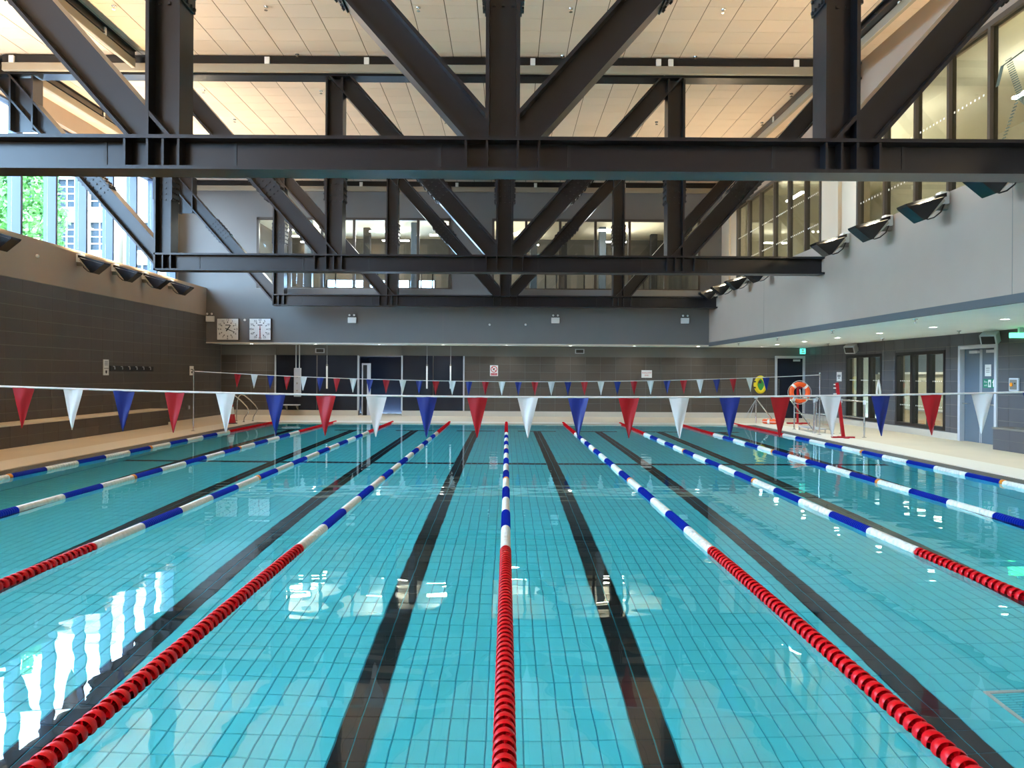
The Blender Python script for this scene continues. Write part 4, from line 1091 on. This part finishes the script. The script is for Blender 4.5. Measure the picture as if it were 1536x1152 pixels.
def buoy(name, label, c, axis):
    b = thing(name, label, 'lifebuoy', c, 'orange lifebuoys')
    torus(MB(), (0, 0, 0), 0.295, 0.085, axis).build('ring', 'buoy', b, smooth=True)
    for k in range(4):
        q = PI / 4 + k * PI / 2; m_ = MB()
        cx, cy = 0.295 * math.cos(q), 0.295 * math.sin(q)
        tx, ty = -math.sin(q), math.cos(q)
        if axis == 'Y': p0, p1 = (cx - tx * 0.04, 0, cy - ty * 0.04), (cx + tx * 0.04, 0, cy + ty * 0.04)
        else: p0, p1 = (cx - tx * 0.04, cy - ty * 0.04, 0), (cx + tx * 0.04, cy + ty * 0.04, 0)
        m_.tube([p0, p1], 0.090, 12).build('white_band', 'white', b, smooth=True)
    pts = []
    for i in range(33):
        q = 2 * PI * i / 32; rr = 0.392 + 0.03 * abs(math.sin(2 * (q - PI / 4)))
        pts.append((rr * math.cos(q), 0, rr * math.sin(q)) if axis == 'Y' else (rr * math.cos(q), rr * math.sin(q), 0))
    MB().tube(pts, 0.009, 6).build('grab_line', 'white', b, smooth=True)
    return b
buoy('lifebuoy', 'orange lifebuoy hanging upright on the red stand', (LBX + 0.02, LBY - 0.13, 1.17), 'Y')
buoy('lifebuoy', 'orange lifebuoy lying flat on the far right pool corner', (9.55, 27.55, 0.13), 'Z')
MB().tube([(0.03, -0.12, 1.25), (0.06, -0.13, 1.0), (0.02, -0.13, 0.85)], 0.02, 8).build('white_rope', 'white', ls, smooth=True)
# red leaning rescue pole on base
rp = thing('rescue_pole_stand', 'tall leaning red pole on flat red base by the right pool edge', 'stand', (9.42, 21.5, 0.03))
MB().box(-0.32, 0.30, -0.06, 0.06, 0, 0.045).box(-0.06, 0.06, -0.25, 0.25, 0, 0.04).build('base', 'fred', rp)
MB().obox((-0.10, 0, 0.79), Vector((1, 0, 0.13)).normalized(), Vector((0, 1, 0)), Vector((-0.13, 0, 1)).normalized(), 0.042, 0.03, 0.76).build('pole', 'fred', rp)
for zz in (1.22, 1.38, 1.48): MB().box(-0.28, -0.20, -0.02, 0.02, zz, zz + 0.03).build('peg', 'white', rp)
# yellow and green rescue board hung on far wall
p = onY(1140.5, 577, YF - 0.08)
rb = thing('rescue_tube', 'yellow and green padded rescue board hung on far wall', 'rescue board', (p.x, YF - 0.09, p.z))
def oval(rx, rz, n=24, nz=0.12): return [(rx * math.cos(2 * PI * i / n) * (1 - nz * math.sin(4 * PI * i / n) ** 2), rz * math.sin(2 * PI * i / n)) for i in range(n)]
MB().tube([(x, 0, z) for x, z in oval(0.20, 0.29)] + [(0.20, 0, 0), (0.199, 0, 0.03)], 0.085, 8).build('rim', 'yellow', rb, smooth=True)
MB().prism(oval(0.19, 0.28), -0.05, 0.04).build('pad', 'green', rb)
MB().prism([(-0.10, 0.05), (0.02, 0.05), (0.02, 0.17), (-0.10, 0.17)], -0.056, -0.05).build('label_patch', 'frame', rb)
for zz in (-0.12, 0.12): MB().box(-0.28, -0.20, -0.07, -0.04, zz - 0.03, zz + 0.03).build('buckle', 'ink', rb)
# braced steel stand at far right corner
bs = thing('braced_post', 'steel post with diagonal brace at the far right pool corner', 'post', (9.0, 27.75, 0.03))
MB().tube([(0, 0, 0), (0, 0, 0.93)], 0.026, 10).build('post', 'chrome', bs, smooth=True)
MB().tube([(0.02, 0, 0.90), (0.68, -0.05, 0.0)], 0.022, 10).build('brace', 'chrome', bs, smooth=True)
for dx in (-0.30, -0.12): MB().tube([(-0.02, 0, 0.86), (dx, 0.35, 0.18)], 0.008, 6).build('stay_wire', 'lgrey', bs)
MB().lathe([(0.055, 0.90), (0.055, 0.97)], 12).build('cap', 'lgrey', bs)
# handrails of portable steps
def rail_set(x, ya, yb, label, brace):
    r = thing('guard_rail', label, 'guard rail', (x, 0, 0.03), 'steel guard rails on right deck')
    for y in (ya, yb):
        MB().tube([(0, y, 0), (0, y, 1.03)], 0.024, 10).build('post', 'chrome', r, smooth=True)
        MB().lathe([(0.034, 0.93), (0.034, 1.05)], 10, 'Z', (0, y, 0)).build('clamp', 'lgrey', r)
        MB().lathe([(0.06, 0), (0.06, 0.015)], 12, 'Z', (0, y, 0)).build('foot', 'chrome', r)
    MB().tube([(0, ya, 1.02), (0, yb, 1.02)], 0.022, 10).build('top_rail', 'chrome', r, smooth=True)
    MB().tube([(0, ya, 0.55), (0, yb, 0.55)], 0.018, 10).build('mid_rail', 'chrome', r, smooth=True)
    if brace: MB().tube([(-0.1, yb + 0.2, 1.0), (0.02, ya, 0.05)], 0.02, 10).build('brace', 'chrome', r, smooth=True)
    return r
rail_set(9.28, 23.2, 24.8, 'steel guard rail on the pool edge beside the lifebuoy stand', True)
r2 = rail_set(10.05, 21.6, 23.1, 'steel guard rail behind the leaning red pole', False)
r3 = rail_set(9.75, 23.0, 24.2, 'steel guard rail with clear panel between red pole and lifebuoy', False)
MB().box(-0.006, 0.006, 23.05, 24.15, 0.1, 0.95).build('clear_panel', 'acrylic', r3)
stp = thing('step_platform', 'low pale step platform between the steel guard rails', 'platform', (9.72, 24.0, 0.03))
MB().box(-0.36, -0.02, -0.7, 0.7, 0.10, 0.14).build('tread', 'lgrey', stp, bevel=0.006)
for x in (-0.33, -0.05):
    for y in (-0.66, 0.66): MB().box(x - 0.02, x + 0.02, y - 0.02, y + 0.02, 0, 0.10).build('leg', 'chrome', stp)
# white pointed loop on a pole leaning near the windows
p = onX(1318, 580, 11.9)
lp = thing('rescue_loop', 'white pointed rescue loop on a pole before the far window', 'rescue pole', (11.9, p.y, 0.03))
MB().tube([(0, 0, 0), (0, 0, 1.05)], 0.02, 8).build('pole', 'white', lp, smooth=True)
MB().tube([(0, 0.0, 1.0), (0, -0.10, 1.1), (0, -0.11, 1.25), (0, -0.06, 1.45), (0, 0.0, 1.6), (0, 0.06, 1.45), (0, 0.11, 1.25), (0, 0.10, 1.1), (0, 0, 1.0)], 0.03, 8).build('loop', 'white', lp, smooth=True)

# ================================================================= OUTSIDE THE LEFT WINDOWS
struct(MB().box(-120, -13.9, -60, 120, -1.2, -1.0).build('ground', 'street'))
struct(MB().box(-13.9, -13.87, Y0, 33.5, -1.2, ZT).build('wall_outer', 'paint'))
BY = 60.0
def house(label, x0, x1, ztop, cols, rows, dx=0.0):
    h = thing('stone_house', label, 'house', (0, BY, -1.0))
    ww, hh = 1.45, 2.2
    m_ = MB()
    holes = [(c - ww / 2, c + ww / 2, r, r + hh) for c in cols for r in rows]
    cols_ = sorted(cols); x = x0
    for c in cols_:
        m_.box(x, c - ww / 2, 0, 0.4, 0, ztop)
        z = 0
        for r in rows:
            m_.box(c - ww / 2, c + ww / 2, 0, 0.4, z, r); z = r + hh
        m_.box(c - ww / 2, c + ww / 2, 0, 0.4, z, ztop); x = c + ww / 2
    m_.box(x, x1, 0, 0.4, 0, ztop); m_.box(x0, x1, 0.4, 9, 0, ztop - 0.4)
    m_.build('wall', 'stone', h)
    MB().box(x0 - 0.2, x1 + 0.2, -0.3, 0.4, ztop, ztop + 0.35).build('cornice', 'stone', h)
    for c in cols_:
        for r in rows:
            w = MB().box(c - ww / 2, c + ww / 2, 0.28, 0.32, r, r + hh).build('window', 'winfar', h)
            MB().box(c - 0.04, c + 0.04, 0.22, 0.28, r, r + hh).build('sash_bar', 'white', w)
            for q in (0.25, 0.5, 0.75): MB().box(c - ww / 2, c + ww / 2, 0.22, 0.28, r + hh * q - 0.035, r + hh * q + 0.035).build('sash_bar', 'white', w)
            MB().box(c - ww / 2 - 0.15, c + ww / 2 + 0.15, -0.12, 0.05, r - 0.25, r).build('sill', 'stone', h)
    return h
rows = [1.2, 4.6, 7.95, 11.25, 14.6]
cx = lambda px: (px - 760) * BY / F
house('tall cream stone house with sash windows outside the left windows', -60, cx(172), 19.5, [cx(96) - 3.15 * k for k in range(6)] + [cx(146)], [r + 1.0 for r in rows])
house('lower cream stone house at right, outside the left windows', cx(172) + 0.6, -22, 15.0, [cx(210), cx(210) + 3.2], [r + 1.0 for r in rows[:4]])
# tree
tr = thing('street_tree', 'bright green leafy tree outside the leftmost window', 'tree', (-28.6, 46, -1.0))
MB().tube([(0, 0, 0), (0.1, 0, 4), (-0.1, 0.1, 8), (0.1, 0, 11)], [0.28, 0.22, 0.16, 0.06], 10).build('trunk', 'bark', tr, smooth=True)
for (dx, dz, z0) in ((1.6, 3.0, 7), (-1.8, 2.8, 6.5), (0.9, 4, 8.5), (-0.8, 4.2, 8)): MB().tube([(0, 0, z0), (dx, 0.3, z0 + dz)], [0.09, 0.03], 6).build('branch', 'bark', tr)
lv = MB(); rnd = random.Random(3)
for i in range(5200):
    th, u = rnd.uniform(0, 2 * PI), rnd.uniform(-1, 1); rr = rnd.uniform(0.35, 1) ** 0.5
    lump = 1 + 0.16 * math.sin(3 * th + 5 * u)
    c = Vector((1.75 * rr * math.cos(th) * math.sqrt(1 - u * u) * lump, 1.9 * rr * math.sin(th) * math.sqrt(1 - u * u) * lump, 12.2 + 4.6 * u * rr))
    a = Vector((rnd.gauss(0, 1), rnd.gauss(0, 1), rnd.gauss(0, 1))).normalized(); b = a.orthogonal().normalized(); s_ = rnd.uniform(0.10, 0.2)
    n = len(lv.v); lv.v += [tuple(c - a * s_), tuple(c + b * s_ * 0.6), tuple(c + a * s_), tuple(c - b * s_ * 0.6)]; lv.f.append((n, n + 1, n + 2, n + 3))
me = bpy.data.meshes.new('foliage'); me.from_pydata(lv.v, [], lv.f); me.materials.append(MT['leaf'])
tag(link('foliage', me, tr), 'dense green leaves', kind='stuff')
